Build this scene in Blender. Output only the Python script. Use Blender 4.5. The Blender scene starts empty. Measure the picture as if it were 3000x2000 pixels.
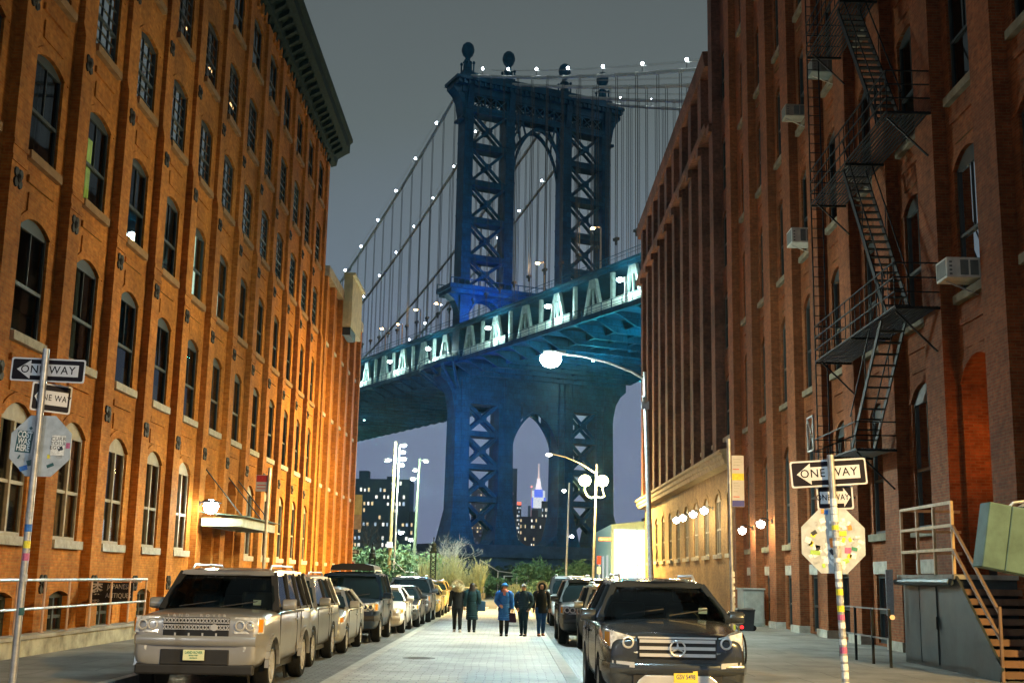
import bpy, bmesh, math, random
from mathutils import Vector, Matrix
from math import sin, cos, pi, radians as R
random.seed(7)
S = bpy.context.scene
COL = S.collection
# ---------------------------------------------------------------- camera
H = 1.75
cam_d = bpy.data.cameras.new('camera'); cam = bpy.data.objects.new('camera', cam_d); COL.objects.link(cam)
cam_d.sensor_width = 36; cam_d.lens = 42.95; cam_d.clip_start = .1; cam_d.clip_end = 12000
_pit, _rol = R(10.96), R(1.1066)
_fw = Vector((0, cos(_pit), sin(_pit))); _rt = Vector((1, 0, 0)); _up = _rt.cross(_fw)
_r2 = _rt*cos(_rol) + _up*sin(_rol); _u2 = -_rt*sin(_rol) + _up*cos(_rol)
cam.matrix_world = Matrix(((_r2.x, _u2.x, -_fw.x, 0), (_r2.y, _u2.y, -_fw.y, 0), (_r2.z, _u2.z, -_fw.z, H), (0, 0, 0, 1)))
S.camera = cam
# ---------------------------------------------------------------- objects
ORG = {}
def tag(o, label=None, cat=None, group=None, kind=None):
    if label: o['label'] = label
    if cat: o['category'] = cat
    if group: o['group'] = group
    if kind: o['kind'] = kind
    return o
def thing(name, label, cat, loc=(0, 0, 0), group=None, rz=0):
    o = bpy.data.objects.new(name, None); COL.objects.link(o)
    o.location = loc; o.rotation_euler = (0, 0, rz); o.empty_display_size = .2
    ORG[o.name] = Vector(loc)
    return tag(o, label, cat, group)
def kids(o): return [c for c in bpy.data.objects if c.parent == o]
_kid = {}
def copy_tree(o, parent=None):
    c = o.copy(); COL.objects.link(c); c.parent = parent
    for ch in _kid.get(o.name, []):
        copy_tree(ch, c)
    return c
def smooth(me, ang=35):
    me.polygons.foreach_set('use_smooth', [True]*len(me.polygons))
    try: me.set_sharp_from_angle(angle=R(ang))
    except Exception: pass
class MB:
    def __init__(s): s.v = []; s.f = []
    def add(s, vs, fs):
        n = len(s.v); s.v += [tuple(v) for v in vs]; s.f += [tuple(i+n for i in f) for f in fs]; return s
    def quad(s, *p): return s.add(p, [tuple(range(len(p)))])
    def box(s, x0, y0, z0, x1, y1, z1):
        if x0 > x1: x0, x1 = x1, x0
        if y0 > y1: y0, y1 = y1, y0
        if z0 > z1: z0, z1 = z1, z0
        return s.add([(x0,y0,z0),(x1,y0,z0),(x1,y1,z0),(x0,y1,z0),(x0,y0,z1),(x1,y0,z1),(x1,y1,z1),(x0,y1,z1)],
                     [(0,3,2,1),(4,5,6,7),(0,1,5,4),(1,2,6,5),(2,3,7,6),(3,0,4,7)])
    def bar(s, p, q, w, h=None, up=(0, 0, 1)):
        p, q = Vector(p), Vector(q); h = h or w; d = (q-p)
        if d.length < 1e-6: return s
        d.normalize(); up = Vector(up)
        if abs(d.dot(up)) > .98: up = Vector((1, 0, 0)) if abs(d.x) < .9 else Vector((0, 1, 0))
        a = d.cross(up).normalized()*w/2; b = a.cross(d).normalized()*h/2
        return s.add([p-a-b, p+a-b, p+a+b, p-a+b, q-a-b, q+a-b, q+a+b, q-a+b],
                     [(0,1,2,3),(7,6,5,4),(0,4,5,1),(1,5,6,2),(2,6,7,3),(3,7,4,0)])
    def tube(s, pts, r, n=8, cap=True):
        pts = [Vector(p) for p in pts]; rs = r if isinstance(r, (list, tuple)) else [r]*len(pts)
        base = len(s.v); prev = None
        for i, p in enumerate(pts):
            d = (pts[min(i+1, len(pts)-1)] - pts[max(i-1, 0)]).normalized()
            if prev is None:
                u = Vector((0, 0, 1)) if abs(d.z) < .9 else Vector((1, 0, 0)); a = d.cross(u).normalized()
            else:
                a = (prev - d*prev.dot(d)).normalized()
            prev = a; b = d.cross(a)
            for k in range(n):
                t = 2*pi*k/n; s.v.append(tuple(p + (a*cos(t)+b*sin(t))*rs[i]))
        for i in range(len(pts)-1):
            for k in range(n):
                k2 = (k+1) % n
                s.f.append((base+i*n+k, base+i*n+k2, base+(i+1)*n+k2, base+(i+1)*n+k))
        if cap:
            s.f.append(tuple(base+k for k in range(n))[::-1]); m = base+(len(pts)-1)*n
            s.f.append(tuple(m+k for k in range(n)))
        return s
    def lathe(s, prof, c=(0, 0, 0), n=16, axis='z', cap=True):
        base = len(s.v); c = Vector(c)
        for r_, h in prof:
            for k in range(n):
                t = 2*pi*k/n; a, b = r_*cos(t), r_*sin(t)
                s.v.append(tuple(c + Vector({'z': (a, b, h), 'y': (a, h, b), 'x': (h, a, b)}[axis])))
        for i in range(len(prof)-1):
            for k in range(n):
                k2 = (k+1) % n
                s.f.append((base+i*n+k, base+i*n+k2, base+(i+1)*n+k2, base+(i+1)*n+k))
        if not cap: return s
        s.f.append(tuple(base+k for k in range(n))[::-1]); m = base+(len(prof)-1)*n
        s.f.append(tuple(m+k for k in range(n)))
        return s
    def prism(s, poly, o, a, b, n, d):
        """poly (u,v) in plane o + u*a + v*b, extruded d along n"""
        o, a, b, n = Vector(o), Vector(a), Vector(b), Vector(n); k = len(poly)
        vs = [o+a*u+b*v for u, v in poly]; vs += [v+n*d for v in vs]
        return s.add(vs, [tuple(range(k))[::-1], tuple(range(k, 2*k))] + [(i, (i+1) % k, (i+1) % k+k, i+k) for i in range(k)])
    def loft(s, rings, closed=True, cap=True):
        base = len(s.v); n = len(rings[0])
        for r_ in rings: s.v += [tuple(v) for v in r_]
        for i in range(len(rings)-1):
            for k in range(n if closed else n-1):
                k2 = (k+1) % n
                s.f.append((base+i*n+k, base+i*n+k2, base+(i+1)*n+k2, base+(i+1)*n+k))
        if cap and closed:
            s.f.append(tuple(base+k for k in range(n))[::-1]); m = base+(len(rings)-1)*n
            s.f.append(tuple(m+k for k in range(n)))
        return s
    def mesh(s, name, m, org=(0, 0, 0), sm=None):
        me = bpy.data.meshes.new(name); o = Vector(org)
        me.from_pydata([(v[0]-o[0], v[1]-o[1], v[2]-o[2]) for v in s.v], [], s.f)
        bm = bmesh.new(); bm.from_mesh(me); bmesh.ops.recalc_face_normals(bm, faces=bm.faces); bm.to_mesh(me); bm.free()
        for mm in (m if isinstance(m, (list, tuple)) else [m]): me.materials.append(mm)
        if sm: smooth(me, sm)
        return me
    def build(s, name, m, parent=None, local=False, sm=None, bevel=0):
        org = (0, 0, 0)
        if parent is not None and not local: org = ORG.get(parent.name, (0, 0, 0))
        o = bpy.data.objects.new(name, s.mesh(name, m, org, sm)); COL.objects.link(o)
        return adopt(o, parent, org, bevel)
def adopt(o, parent, org=(0, 0, 0), bevel=0):
    if parent is not None:
        o.parent = parent; _kid.setdefault(parent.name, []).append(o)
    ORG[o.name] = Vector(org)
    if bevel:
        b = o.modifiers.new('bevel', 'BEVEL'); b.width = bevel; b.segments = 2; b.limit_method = 'ANGLE'; b.angle_limit = R(40)
    return o
def struct(name, mb, m, sm=None):
    return tag(mb.build(name, m, None, sm=sm), kind='structure')
_font = {}
def text_mesh(txt, size, m, mat4, extrude=.002, sx=1, align='CENTER', bold=0, sp=1):
    cu = bpy.data.curves.new('t', 'FONT'); cu.body = txt; cu.size = size; cu.extrude = extrude
    cu.align_x = align; cu.align_y = 'CENTER'; cu.resolution_u = 3; cu.offset = bold; cu.space_character = sp
    o = bpy.data.objects.new('t', cu); COL.objects.link(o)
    dg = bpy.context.evaluated_depsgraph_get(); me = bpy.data.meshes.new_from_object(o.evaluated_get(dg))
    bpy.data.objects.remove(o)
    me.transform(mat4 @ Matrix.Diagonal((sx, 1, 1, 1))); me.materials.clear(); me.materials.append(m)
    return me
def text_part(name, txt, size, m, parent, mat4, **k):
    me = text_mesh(txt, size, m, mat4, **k); me.transform(Matrix.Translation(-Vector(ORG.get(parent.name, (0, 0, 0)))))
    o = bpy.data.objects.new(name, me); COL.objects.link(o)
    return adopt(o, parent, ORG.get(parent.name, (0, 0, 0)))
def face_y(x, y, z, rot=0):      # text plane facing -Y (towards the camera), rot turns it in its plane
    return Matrix.Translation((x, y, z)) @ Matrix.Rotation(rot, 4, 'Y') @ Matrix.Rotation(pi/2, 4, 'X')
# ---------------------------------------------------------------- materials
MT = {}
def nt(name):
    m = bpy.data.materials.new(name); m.use_nodes = True; t = m.node_tree; t.nodes.clear()
    out = t.nodes.new('ShaderNodeOutputMaterial'); return m, t, out
def nd(t, typ, **k):
    n = t.nodes.new(typ)
    for a, b in k.items():
        if a in n.inputs: n.inputs[a].default_value = b
        else: setattr(n, a, b)
    return n
def c4(c): return (c[0], c[1], c[2], 1)
def pbr(name, col, rough=.6, metal=0, spec=.5, var=.25, scale=3, bump=0, bscale=20, coat=0, obj=True, dirt=None, alpha=None):
    if name in MT: return MT[name]
    m, t, out = nt(name); L = t.links.new
    b = nd(t, 'ShaderNodeBsdfPrincipled', Roughness=rough, Metallic=metal); b.inputs['Specular IOR Level'].default_value = spec
    b.inputs['Coat Weight'].default_value = coat; b.inputs['Coat Roughness'].default_value = .08
    tc = nd(t, 'ShaderNodeTexCoord'); nz = nd(t, 'ShaderNodeTexNoise', Scale=scale, Detail=5, Roughness=.6)
    L(tc.outputs['Object'], nz.inputs['Vector'])
    mx = nd(t, 'ShaderNodeMix', data_type='RGBA')
    d = dirt or tuple(c*(1-var) for c in col)
    mx.inputs['A'].default_value = c4(d); mx.inputs['B'].default_value = c4(tuple(min(1, c*(1+var*.5)) for c in col))
    rp = nd(t, 'ShaderNodeValToRGB'); rp.color_ramp.elements[0].position = .3; rp.color_ramp.elements[1].position = .65
    L(nz.outputs['Fac'], rp.inputs['Fac']); L(rp.outputs['Color'], mx.inputs['Factor']); L(mx.outputs['Result'], b.inputs['Base Color'])
    if bump:
        n2 = nd(t, 'ShaderNodeTexNoise', Scale=bscale, Detail=3); L(tc.outputs['Object'], n2.inputs['Vector'])
        bp = nd(t, 'ShaderNodeBump', Strength=bump, Distance=.02); L(n2.outputs['Fac'], bp.inputs['Height']); L(bp.outputs['Normal'], b.inputs['Normal'])
    L(b.outputs[0], out.inputs[0]); MT[name] = m; return m
def emit(name, col, st):
    if name in MT: return MT[name]
    m, t, out = nt(name); e = nd(t, 'ShaderNodeEmission', Strength=st); e.inputs['Color'].default_value = c4(col)
    t.links.new(e.outputs[0], out.inputs[0]); MT[name] = m; return m
def lamp_mat(name, col, st):   # glowing glass: emits, small gloss
    return emit(name, col, st)
def brick(name, c1, c2, mort, bw=.21, bh=.07, rough=.85, bump=.6, stain=.36, msz=.007):
    m, t, out = nt(name); L = t.links.new
    b = nd(t, 'ShaderNodeBsdfPrincipled', Roughness=rough); b.inputs['Specular IOR Level'].default_value = .25
    g = nd(t, 'ShaderNodeNewGeometry'); sx = nd(t, 'ShaderNodeSeparateXYZ'); L(g.outputs['Position'], sx.inputs[0])
    ad = nd(t, 'ShaderNodeMath', operation='ADD'); L(sx.outputs['X'], ad.inputs[0]); L(sx.outputs['Y'], ad.inputs[1])
    cb = nd(t, 'ShaderNodeCombineXYZ'); L(ad.outputs[0], cb.inputs['X']); L(sx.outputs['Z'], cb.inputs['Y'])
    br = nd(t, 'ShaderNodeTexBrick', Scale=1); br.inputs['Brick Width'].default_value = bw; br.inputs['Row Height'].default_value = bh
    br.inputs['Mortar Size'].default_value = msz; br.inputs['Mortar Smooth'].default_value = .1
    br.inputs['Color1'].default_value = c4(c1); br.inputs['Color2'].default_value = c4(c2); br.inputs['Mortar'].default_value = c4(mort)
    L(cb.outputs[0], br.inputs['Vector'])
    nz = nd(t, 'ShaderNodeTexNoise', Scale=.45, Detail=7, Roughness=.68); L(g.outputs['Position'], nz.inputs['Vector'])
    rp = nd(t, 'ShaderNodeValToRGB'); rp.color_ramp.elements[0].position = .36; rp.color_ramp.elements[1].position = .62
    rp.color_ramp.elements[0].color = (1-stain, 1-stain, 1-stain, 1); rp.color_ramp.elements[1].color = (1.12, 1.12, 1.12, 1)
    L(nz.outputs['Fac'], rp.inputs['Fac'])
    n3 = nd(t, 'ShaderNodeTexNoise', Scale=6, Detail=4); L(g.outputs['Position'], n3.inputs['Vector'])
    r3 = nd(t, 'ShaderNodeMapRange'); r3.inputs['From Min'].default_value = .3; r3.inputs['From Max'].default_value = .7
    r3.inputs['To Min'].default_value = .72; r3.inputs['To Max'].default_value = 1.15; L(n3.outputs['Fac'], r3.inputs['Value'])
    m1 = nd(t, 'ShaderNodeMix', data_type='RGBA', blend_type='MULTIPLY'); m1.inputs['Factor'].default_value = 1
    L(br.outputs['Color'], m1.inputs['A']); L(rp.outputs['Color'], m1.inputs['B'])
    m2 = nd(t, 'ShaderNodeVectorMath', operation='SCALE'); L(m1.outputs['Result'], m2.inputs[0]); L(r3.outputs[0], m2.inputs['Scale'])
    L(m2.outputs[0], b.inputs['Base Color'])
    bp = nd(t, 'ShaderNodeBump', Strength=bump, Distance=.012, invert=True)
    sm = nd(t, 'ShaderNodeMath', operation='MULTIPLY_ADD'); sm.inputs[1].default_value = -.5
    L(n3.outputs['Fac'], sm.inputs[0]); L(br.outputs['Fac'], sm.inputs[2]); L(sm.outputs[0], bp.inputs['Height'])
    L(bp.outputs['Normal'], b.inputs['Normal']); L(b.outputs[0], out.inputs[0]); MT[name] = m; return m
def glass_dark(name, col=(.012, .014, .016), rough=.06, spec=.9):
    return pbr(name, col, rough, 0, spec, var=.3, scale=1.2, bump=.05, bscale=1.5)
def see_glass(name, tint=(.35, .42, .42), rough=.02):
    if name in MT: return MT[name]
    m, t, out = nt(name); L = t.links.new
    tr = nd(t, 'ShaderNodeBsdfTransparent'); tr.inputs['Color'].default_value = c4(tint)
    gl = nd(t, 'ShaderNodeBsdfGlossy', Roughness=rough); fr = nd(t, 'ShaderNodeFresnel', IOR=1.5)
    mx = nd(t, 'ShaderNodeMixShader'); L(fr.outputs[0], mx.inputs[0]); L(tr.outputs[0], mx.inputs[1]); L(gl.outputs[0], mx.inputs[2])
    L(mx.outputs[0], out.inputs[0]); MT[name] = m; return m
M_brickL = brick('brick_orange', (.56, .2, .03), (.43, .13, .014), (.46, .22, .05))
M_brickR = brick('brick_red', (.3, .085, .026), (.2, .05, .014), (.22, .12, .05))
M_brickF = brick('brick_brown', (.2, .078, .05), (.14, .055, .035), (.12, .075, .055), stain=.6)
M_stone = pbr('sill_stone', (.42, .38, .31), .8, var=.35, scale=4, bump=.3)
M_conc = pbr('concrete', (.33, .31, .27), .9, var=.4, scale=1.3, bump=.4, bscale=14)
M_concS = pbr('stained_concrete', (.36, .34, .25), .9, var=.6, scale=2.2, bump=.5, bscale=9)
M_iron = pbr('black_iron', (.009, .011, .012), .6, 0, .2, var=.5, scale=8, bump=.3)
M_anchor = pbr('rusted_black_iron', (.03, .025, .02), .7, .3, var=.5)
M_frame = pbr('window_paint_dark', (.03, .04, .038), .5, var=.3)
M_frameL = pbr('window_paint_pale', (.35, .30, .22), .6, var=.3)
M_pane = glass_dark('window_glass')
M_paneG = glass_dark('window_glass_curtain', (.055, .06, .055), .12, .8)
M_corn = pbr('cornice_metal', (.015, .028, .026), .8, 0, .08, var=.4, scale=5)
M_steel = pbr('galvanised_steel', (.5, .5, .5), .42, .75, var=.3, scale=9, bump=.15, bscale=60)
M_white = pbr('white_paint', (.78, .78, .77), .5, var=.08)
M_black = pbr('black_paint', (.012, .012, .013), .45, var=.3)
M_rubber = pbr('tyre_rubber', (.012, .012, .012), .85, 0, .15, var=.3, bump=.4, bscale=50)
M_rim = pbr('alloy', (.7, .7, .7), .32, .5, var=.15)
M_chrome = pbr('chrome', (.85, .85, .85), .28, .55, var=.05)
M_plastic = pbr('dark_plastic', (.02, .02, .022), .6, var=.3)
# ---------------------------------------------------------------- light levels
SKY = 1.25; P_COBRA = 4600; P_SPILL = 700; P_GLOW = 2600; P_SOD = 26000; P_SODG = 3500; P_SIDE = 46000; P_SIDE2 = 2600; P_NEAR = 2400; P_FL1 = 6500; P_FL2 = 80000; P_UND = 6500; P_BLUE = 11000; HAZE = .00009
# ---------------------------------------------------------------- sky
w = bpy.data.worlds.new('World'); S.world = w; w.use_nodes = True; t = w.node_tree; t.nodes.clear(); L = t.links.new
out = t.nodes.new('ShaderNodeOutputWorld')
sky = nd(t, 'ShaderNodeTexSky', sky_type='NISHITA'); sky.sun_disc = False; sky.sun_elevation = R(-9); sky.sun_rotation = R(300)
bg1 = nd(t, 'ShaderNodeBackground', Strength=.1); L(sky.outputs[0], bg1.inputs['Color'])
tc = nd(t, 'ShaderNodeTexCoord'); sp = nd(t, 'ShaderNodeSeparateXYZ'); L(tc.outputs['Generated'], sp.inputs[0])
nz = nd(t, 'ShaderNodeTexNoise', Scale=2.2, Detail=5, Roughness=.55); L(tc.outputs['Generated'], nz.inputs['Vector'])
ma = nd(t, 'ShaderNodeMath', operation='MULTIPLY_ADD'); ma.inputs[1].default_value = .16; L(nz.outputs['Fac'], ma.inputs[0]); L(sp.outputs['Z'], ma.inputs[2])
rp = nd(t, 'ShaderNodeValToRGB'); e = rp.color_ramp.elements
e[0].position = .08; e[0].color = (.185, .20, .315, 1); e[1].position = .62; e[1].color = (.062, .078, .08, 1)
for p_, c_ in ((.2, (.15, .18, .27, 1)), (.32, (.125, .155, .19, 1)), (.44, (.1, .12, .122, 1)), (.54, (.085, .1, .102, 1))):
    x = e.new(p_); x.color = c_
L(ma.outputs[0], rp.inputs['Fac'])
bg2 = nd(t, 'ShaderNodeBackground', Strength=SKY); L(rp.outputs['Color'], bg2.inputs['Color'])
ad = nd(t, 'ShaderNodeAddShader'); L(bg1.outputs[0], ad.inputs[0]); L(bg2.outputs[0], ad.inputs[1]); L(ad.outputs[0], out.inputs[0])
# ---------------------------------------------------------------- ground
def paving(name, c1, c2, mort, bw, bh, msz, rough, bump, rot=0, scale=1):
    m, t, out = nt(name); L = t.links.new
    b = nd(t, 'ShaderNodeBsdfPrincipled', Roughness=rough); b.inputs['Specular IOR Level'].default_value = .5
    g = nd(t, 'ShaderNodeNewGeometry'); mp = nd(t, 'ShaderNodeMapping'); mp.inputs['Rotation'].default_value = (0, 0, rot)
    L(g.outputs['Position'], mp.inputs['Vector'])
    nw = nd(t, 'ShaderNodeTexNoise', Scale=.8, Detail=2); L(g.outputs['Position'], nw.inputs['Vector'])
    va = nd(t, 'ShaderNodeVectorMath', operation='MULTIPLY_ADD'); va.inputs[1].default_value = (.12, .12, 0); L(nw.outputs['Color'], va.inputs[0]); L(mp.outputs[0], va.inputs[2])
    br = nd(t, 'ShaderNodeTexBrick', Scale=1); br.inputs['Brick Width'].default_value = bw; br.inputs['Row Height'].default_value = bh
    br.inputs['Mortar Size'].default_value = msz; br.inputs['Mortar Smooth'].default_value = .35
    br.inputs['Color1'].default_value = c4(c1); br.inputs['Color2'].default_value = c4(c2); br.inputs['Mortar'].default_value = c4(mort)
    L(va.outputs[0], br.inputs['Vector'])
    nz = nd(t, 'ShaderNodeTexNoise', Scale=.6, Detail=8, Roughness=.7); L(g.outputs['Position'], nz.inputs['Vector'])
    rp = nd(t, 'ShaderNodeValToRGB'); rp.color_ramp.elements[0].position = .35; rp.color_ramp.elements[1].position = .65
    rp.color_ramp.elements[0].color = (.5, .5, .5, 1); rp.color_ramp.elements[1].color = (1.12, 1.12, 1.12, 1); L(nz.outputs['Fac'], rp.inputs['Fac'])
    m1 = nd(t, 'ShaderNodeMix', data_type='RGBA', blend_type='MULTIPLY'); m1.inputs['Factor'].default_value = 1
    L(br.outputs['Color'], m1.inputs['A']); L(rp.outputs['Color'], m1.inputs['B']); L(m1.outputs['Result'], b.inputs['Base Color'])
    n4 = nd(t, 'ShaderNodeTexNoise', Scale=18, Detail=3); L(g.outputs['Position'], n4.inputs['Vector'])
    sb = nd(t, 'ShaderNodeMath', operation='MULTIPLY_ADD'); sb.inputs[1].default_value = -.6; L(n4.outputs['Fac'], sb.inputs[0]); L(br.outputs['Fac'], sb.inputs[2])
    bp = nd(t, 'ShaderNodeBump', Strength=bump, Distance=.02, invert=True); L(sb.outputs[0], bp.inputs['Height']); L(bp.outputs['Normal'], b.inputs['Normal'])
    L(b.outputs[0], out.inputs[0]); MT[name] = m; return m
M_strip = paving('granite_pavers', (.40, .40, .38), (.33, .33, .32), (.16, .16, .155), .32, .2, .012, .62, .35)
M_cob = paving('cobblestones', (.2, .2, .2), (.13, .135, .14), (.05, .05, .05), .28, .15, .02, .55, .9)
M_walk = paving('sidewalk_flags', (.24, .235, .21), (.2, .195, .18), (.08, .08, .07), 1.5, 1.5, .012, .8, .3)
M_asph = pbr('asphalt', (.075, .085, .085), .75, var=.35, scale=1.1, bump=.35, bscale=40)
M_soil = pbr('soil', (.05, .048, .035), .95, var=.4, scale=.5)
M_curb = pbr('granite_kerb', (.38, .38, .36), .7, var=.3, scale=3, bump=.2)
def sheet(name, x0, y0, x1, y1, z, m): return struct(name, MB().quad((x0, y0, z), (x1, y0, z), (x1, y1, z), (x0, y1, z)), m)
sheet('ground', -6000, -300, 6000, 6000, -.06, M_soil)
sheet('road', -5.85, -40, 3.7, 72, 0, M_cob)
sheet('road', -90, 72, 90, 101, .001, M_asph)
sheet('path', -2.6, 100.99, 3.2, 118, .003, M_asph)
sheet('road', -2.85, -20, 1.08, 71.6, .005, M_strip)
struct('kerb', MB().box(-3.05, -20, -.02, -2.84, 71.7, .012).box(1.07, -20, -.02, 1.3, 71.7, .012).box(-2.84, 71.5, -.02, 1.07, 71.72, .0115), M_curb)
m_w = pbr('river', (.01, .02, .03), .15, 0, .6, var=.3, scale=.05, bump=.5, bscale=.3)
sheet('water', -6000, 185, 6000, 2200, -.03, m_w)
struct('pavement', MB().box(-10.9, 12, -.05, -6.0, 72, .12).box(3.85, 12, -.05, 10.5, 72, .12).box(-40, 101, -.05, -3.2, 104, .12).box(3.9, 101, -.05, 40, 104, .12), M_walk)
struct('kerb', MB().box(-6.0, 12, -.05, -5.85, 72, .135).box(3.7, 12, -.05, 3.85, 72, .135).box(-40, 100.85, -.05, -3.2, 101, .135).box(3.9, 100.85, -.05, 40, 101, .135), M_curb)
for x_, y_ in ((-1.9, 27.5), (.2, 47)):
    mh = thing('manhole_cover', 'round iron manhole cover set in the pale pavers, %s the pedestrians' % ('well in front of' if y_ < 30 else 'just behind'), 'manhole cover', (x_, y_, 0))
    m_ = MB().lathe([(.36, .004), (.36, .012), (.31, .012), (.31, .008)], (x_, y_, 0), 28); 
    for k in range(5): m_.box(x_-.24, y_-.22+k*.1, .008, x_+.24, y_-.18+k*.1, .013)
    m_.build('lid', pbr('manhole_iron', (.07, .07, .07), .6, .4, var=.4, scale=9), mh)
# zebra bars at the far crossing
zb = MB()
for i in range(9): zb.box(-4.4+i*.95, 73.2, .004, -3.95+i*.95, 76.4, .008)
struct('road_markings', zb, pbr('road_paint', (.75, .75, .72), .6, var=.35, scale=4))
# ---------------------------------------------------------------- facades
def arch_pts(sc, w, zs, rise, n=8):
    if rise <= 0: return [(sc-w/2, zs), (sc+w/2, zs)]
    r_ = (w*w/4+rise*rise)/(2*rise); a = math.asin(w/2/r_)
    return [(sc+r_*sin(-a+2*a*i/n), zs+rise-r_+r_*cos(-a+2*a*i/n)) for i in range(n+1)]
class Fac:
    """facade in the plane x = x0, outward normal n (+1 or -1) along x; s runs along y, d outward"""
    def __init__(f, x0, n): f.x0 = x0; f.n = n; f.mb = MB()
    def p(f, s, z, d=0): return (f.x0+f.n*d, s, z)
    def q(f, s0, z0, s1, z1, d=0):
        if s1-s0 > 1e-4 and z1-z0 > 1e-4: f.mb.quad(f.p(s0, z0, d), f.p(s1, z0, d), f.p(s1, z1, d), f.p(s0, z1, d))
    def bx(f, s0, z0, s1, z1, d0, d1, mb=None): (mb or f.mb).box(f.x0+f.n*d0, s0, z0, f.x0+f.n*d1, s1, z1)
    def cell(f, s0, s1, z0, z1, op=None, dep=.2, ring=.24, proud=.03):
        if not op: f.q(s0, z0, s1, z1); return
        sc, w, za, zt, rise = op; a, b = sc-w/2, sc+w/2; zs = zt-rise
        f.q(s0, z0, s1, za); f.q(s0, za, a, zs); f.q(b, za, s1, zs)
        pts = arch_pts(sc, w, zs, rise)
        for (u0, v0), (u1, v1) in zip(pts, pts[1:]):
            f.mb.quad(f.p(u0, v0), f.p(u1, v1), f.p(u1, z1), f.p(u0, z1))
            f.mb.quad(f.p(u0, v0), f.p(u1, v1), f.p(u1, v1, -dep), f.p(u0, v0, -dep))
        f.q(s0, zs, a, z1); f.q(b, zs, s1, z1)
        for u in (a, b): f.mb.quad(f.p(u, za), f.p(u, zs), f.p(u, zs, -dep), f.p(u, za, -dep))
        f.mb.quad(f.p(a, za), f.p(b, za), f.p(b, za, -dep), f.p(a, za, -dep))
        if rise > 0 and ring:
            o = arch_pts(sc, w+2*ring, zs-.02, rise+ring)
            i = [(u, v) for u, v in pts]
            for k in range(len(i)-1):
                f.mb.quad(f.p(*i[k], proud), f.p(*i[k+1], proud), f.p(*o[k+1], proud), f.p(*o[k], proud))
                f.mb.quad(f.p(*i[k], -.05), f.p(*i[k+1], -.05), f.p(*i[k+1], proud), f.p(*i[k], proud))
                f.mb.quad(f.p(*o[k], 0), f.p(*o[k+1], 0), f.p(*o[k+1], proud), f.p(*o[k], proud))
def make_window(n, w, h, rise, fm, pane_m, style, root, loc, sill=True, sm_=None, blind=None, glow=None, dep=.11):
    """window part (frame) with pane, sill, blind as sub-parts; local: y along the wall, x outward*n"""
    fr = MB(); X = lambda d: n*d; t_ = .07
    zs = h-rise; a, b = -w/2, w/2
    fr.box(X(-dep-.03), a, 0, X(-dep+.05), a+t_, zs+.02).box(X(-dep-.03), b-t_, 0, X(-dep+.05), b, zs+.02).box(X(-dep-.03), a+t_, 0, X(-dep+.06), b-t_, .09)
    pts = arch_pts(0, w, zs, rise)
    tr = zs-.05
    poly = [(a, tr)] + [(u, v-.001) for u, v in pts] + [(b, tr)]
    if rise > 0:
        fr.prism(poly, (X(-dep-.02), 0, 0), (0, 1, 0), (0, 0, 1), (n, 0, 0), .06)
    else: fr.box(X(-dep-.02), a+t_, h-.1, X(-dep+.05), b-t_, h); tr = h-.09
    mid = tr*.47
    fr.box(X(-dep-.02), a+t_, mid-.04, X(-dep+.05), b-t_, mid+.04)
    if style == 'mull': fr.box(X(-dep-.02), -.05, .09, X(-dep+.075), .05, tr)
    if style == 'multi':
        for u in (-w/6, w/6): fr.box(X(-dep-.01), u-.015, .09, X(-dep+.03), u+.015, tr)
        for v in (mid*.35, mid*.68, mid+(tr-mid)*.33, mid+(tr-mid)*.66): fr.box(X(-dep-.01), a+t_, v-.015, X(-dep+.028), b-t_, v+.015)
    if style == 'two':
        fr.box(X(-dep-.01), -.015, mid, X(-dep+.03), .015, tr)
    o = fr.build('window', fm, root, local=True); o.location = loc
    ORG[o.name] = (0, 0, 0)
    pn = MB().quad((X(-dep), a+t_, .09), (X(-dep), b-t_, .09), (X(-dep), b-t_, tr), (X(-dep), a+t_, tr)).build('pane', pane_m, o, local=True)
    if sill: MB().box(X(-.19), a-.12, -.2, X(.14), b+.12, -.001).build('sill', sm_ or M_stone, o, local=True)
    if blind: 
        z0, z1, y0, y1, bm_ = blind
        MB().quad((X(-dep-.12), y0*w, z0*h), (X(-dep-.12), y1*w, z0*h), (X(-dep-.12), y1*w, z1*h), (X(-dep-.12), y0*w, z1*h)).build('blind', bm_, o, local=True)
    if glow:
        g = MB()
        for (dx, y0, y1, z) in glow: g.bar((X(-dep-dx), y0, z), (X(-dep-dx), y1, z), .06, .05)
        g.build('ceiling_light', TUBE, o, local=True)
    return o
M_sillB = pbr('sill_brick', (.3, .16, .06), .85, var=.3); M_sillR = pbr('sill_dull', (.2, .17, .11), .85, var=.35)
TUBE = emit('orange_tube', (1, .5, .2), 9)
GLS = see_glass('clear_window', (.5, .55, .53))
BL_grey = pbr('grey_blind', (.09, .1, .095), .8, var=.3)
def lit_blind(name, c, st, sc=2.5):
    m, t, out = nt(name); L = t.links.new; e = nd(t, 'ShaderNodeEmission', Strength=st)
    tc = nd(t, 'ShaderNodeTexCoord'); mp = nd(t, 'ShaderNodeMapping'); mp.inputs['Scale'].default_value = (1, sc, .8); L(tc.outputs['Object'], mp.inputs[0])
    n = nd(t, 'ShaderNodeTexNoise', Scale=1.8, Detail=4); L(mp.outputs[0], n.inputs['Vector'])
    r_ = nd(t, 'ShaderNodeValToRGB'); r_.color_ramp.elements[0].position = .35; r_.color_ramp.elements[1].position = .62
    r_.color_ramp.elements[0].color = c4([v*.5 for v in c]); r_.color_ramp.elements[1].color = c4(c)
    L(n.outputs['Fac'], r_.inputs['Fac']); L(r_.outputs['Color'], e.inputs['Color']); L(e.outputs[0], out.inputs[0]); MT[name] = m; return m
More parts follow.
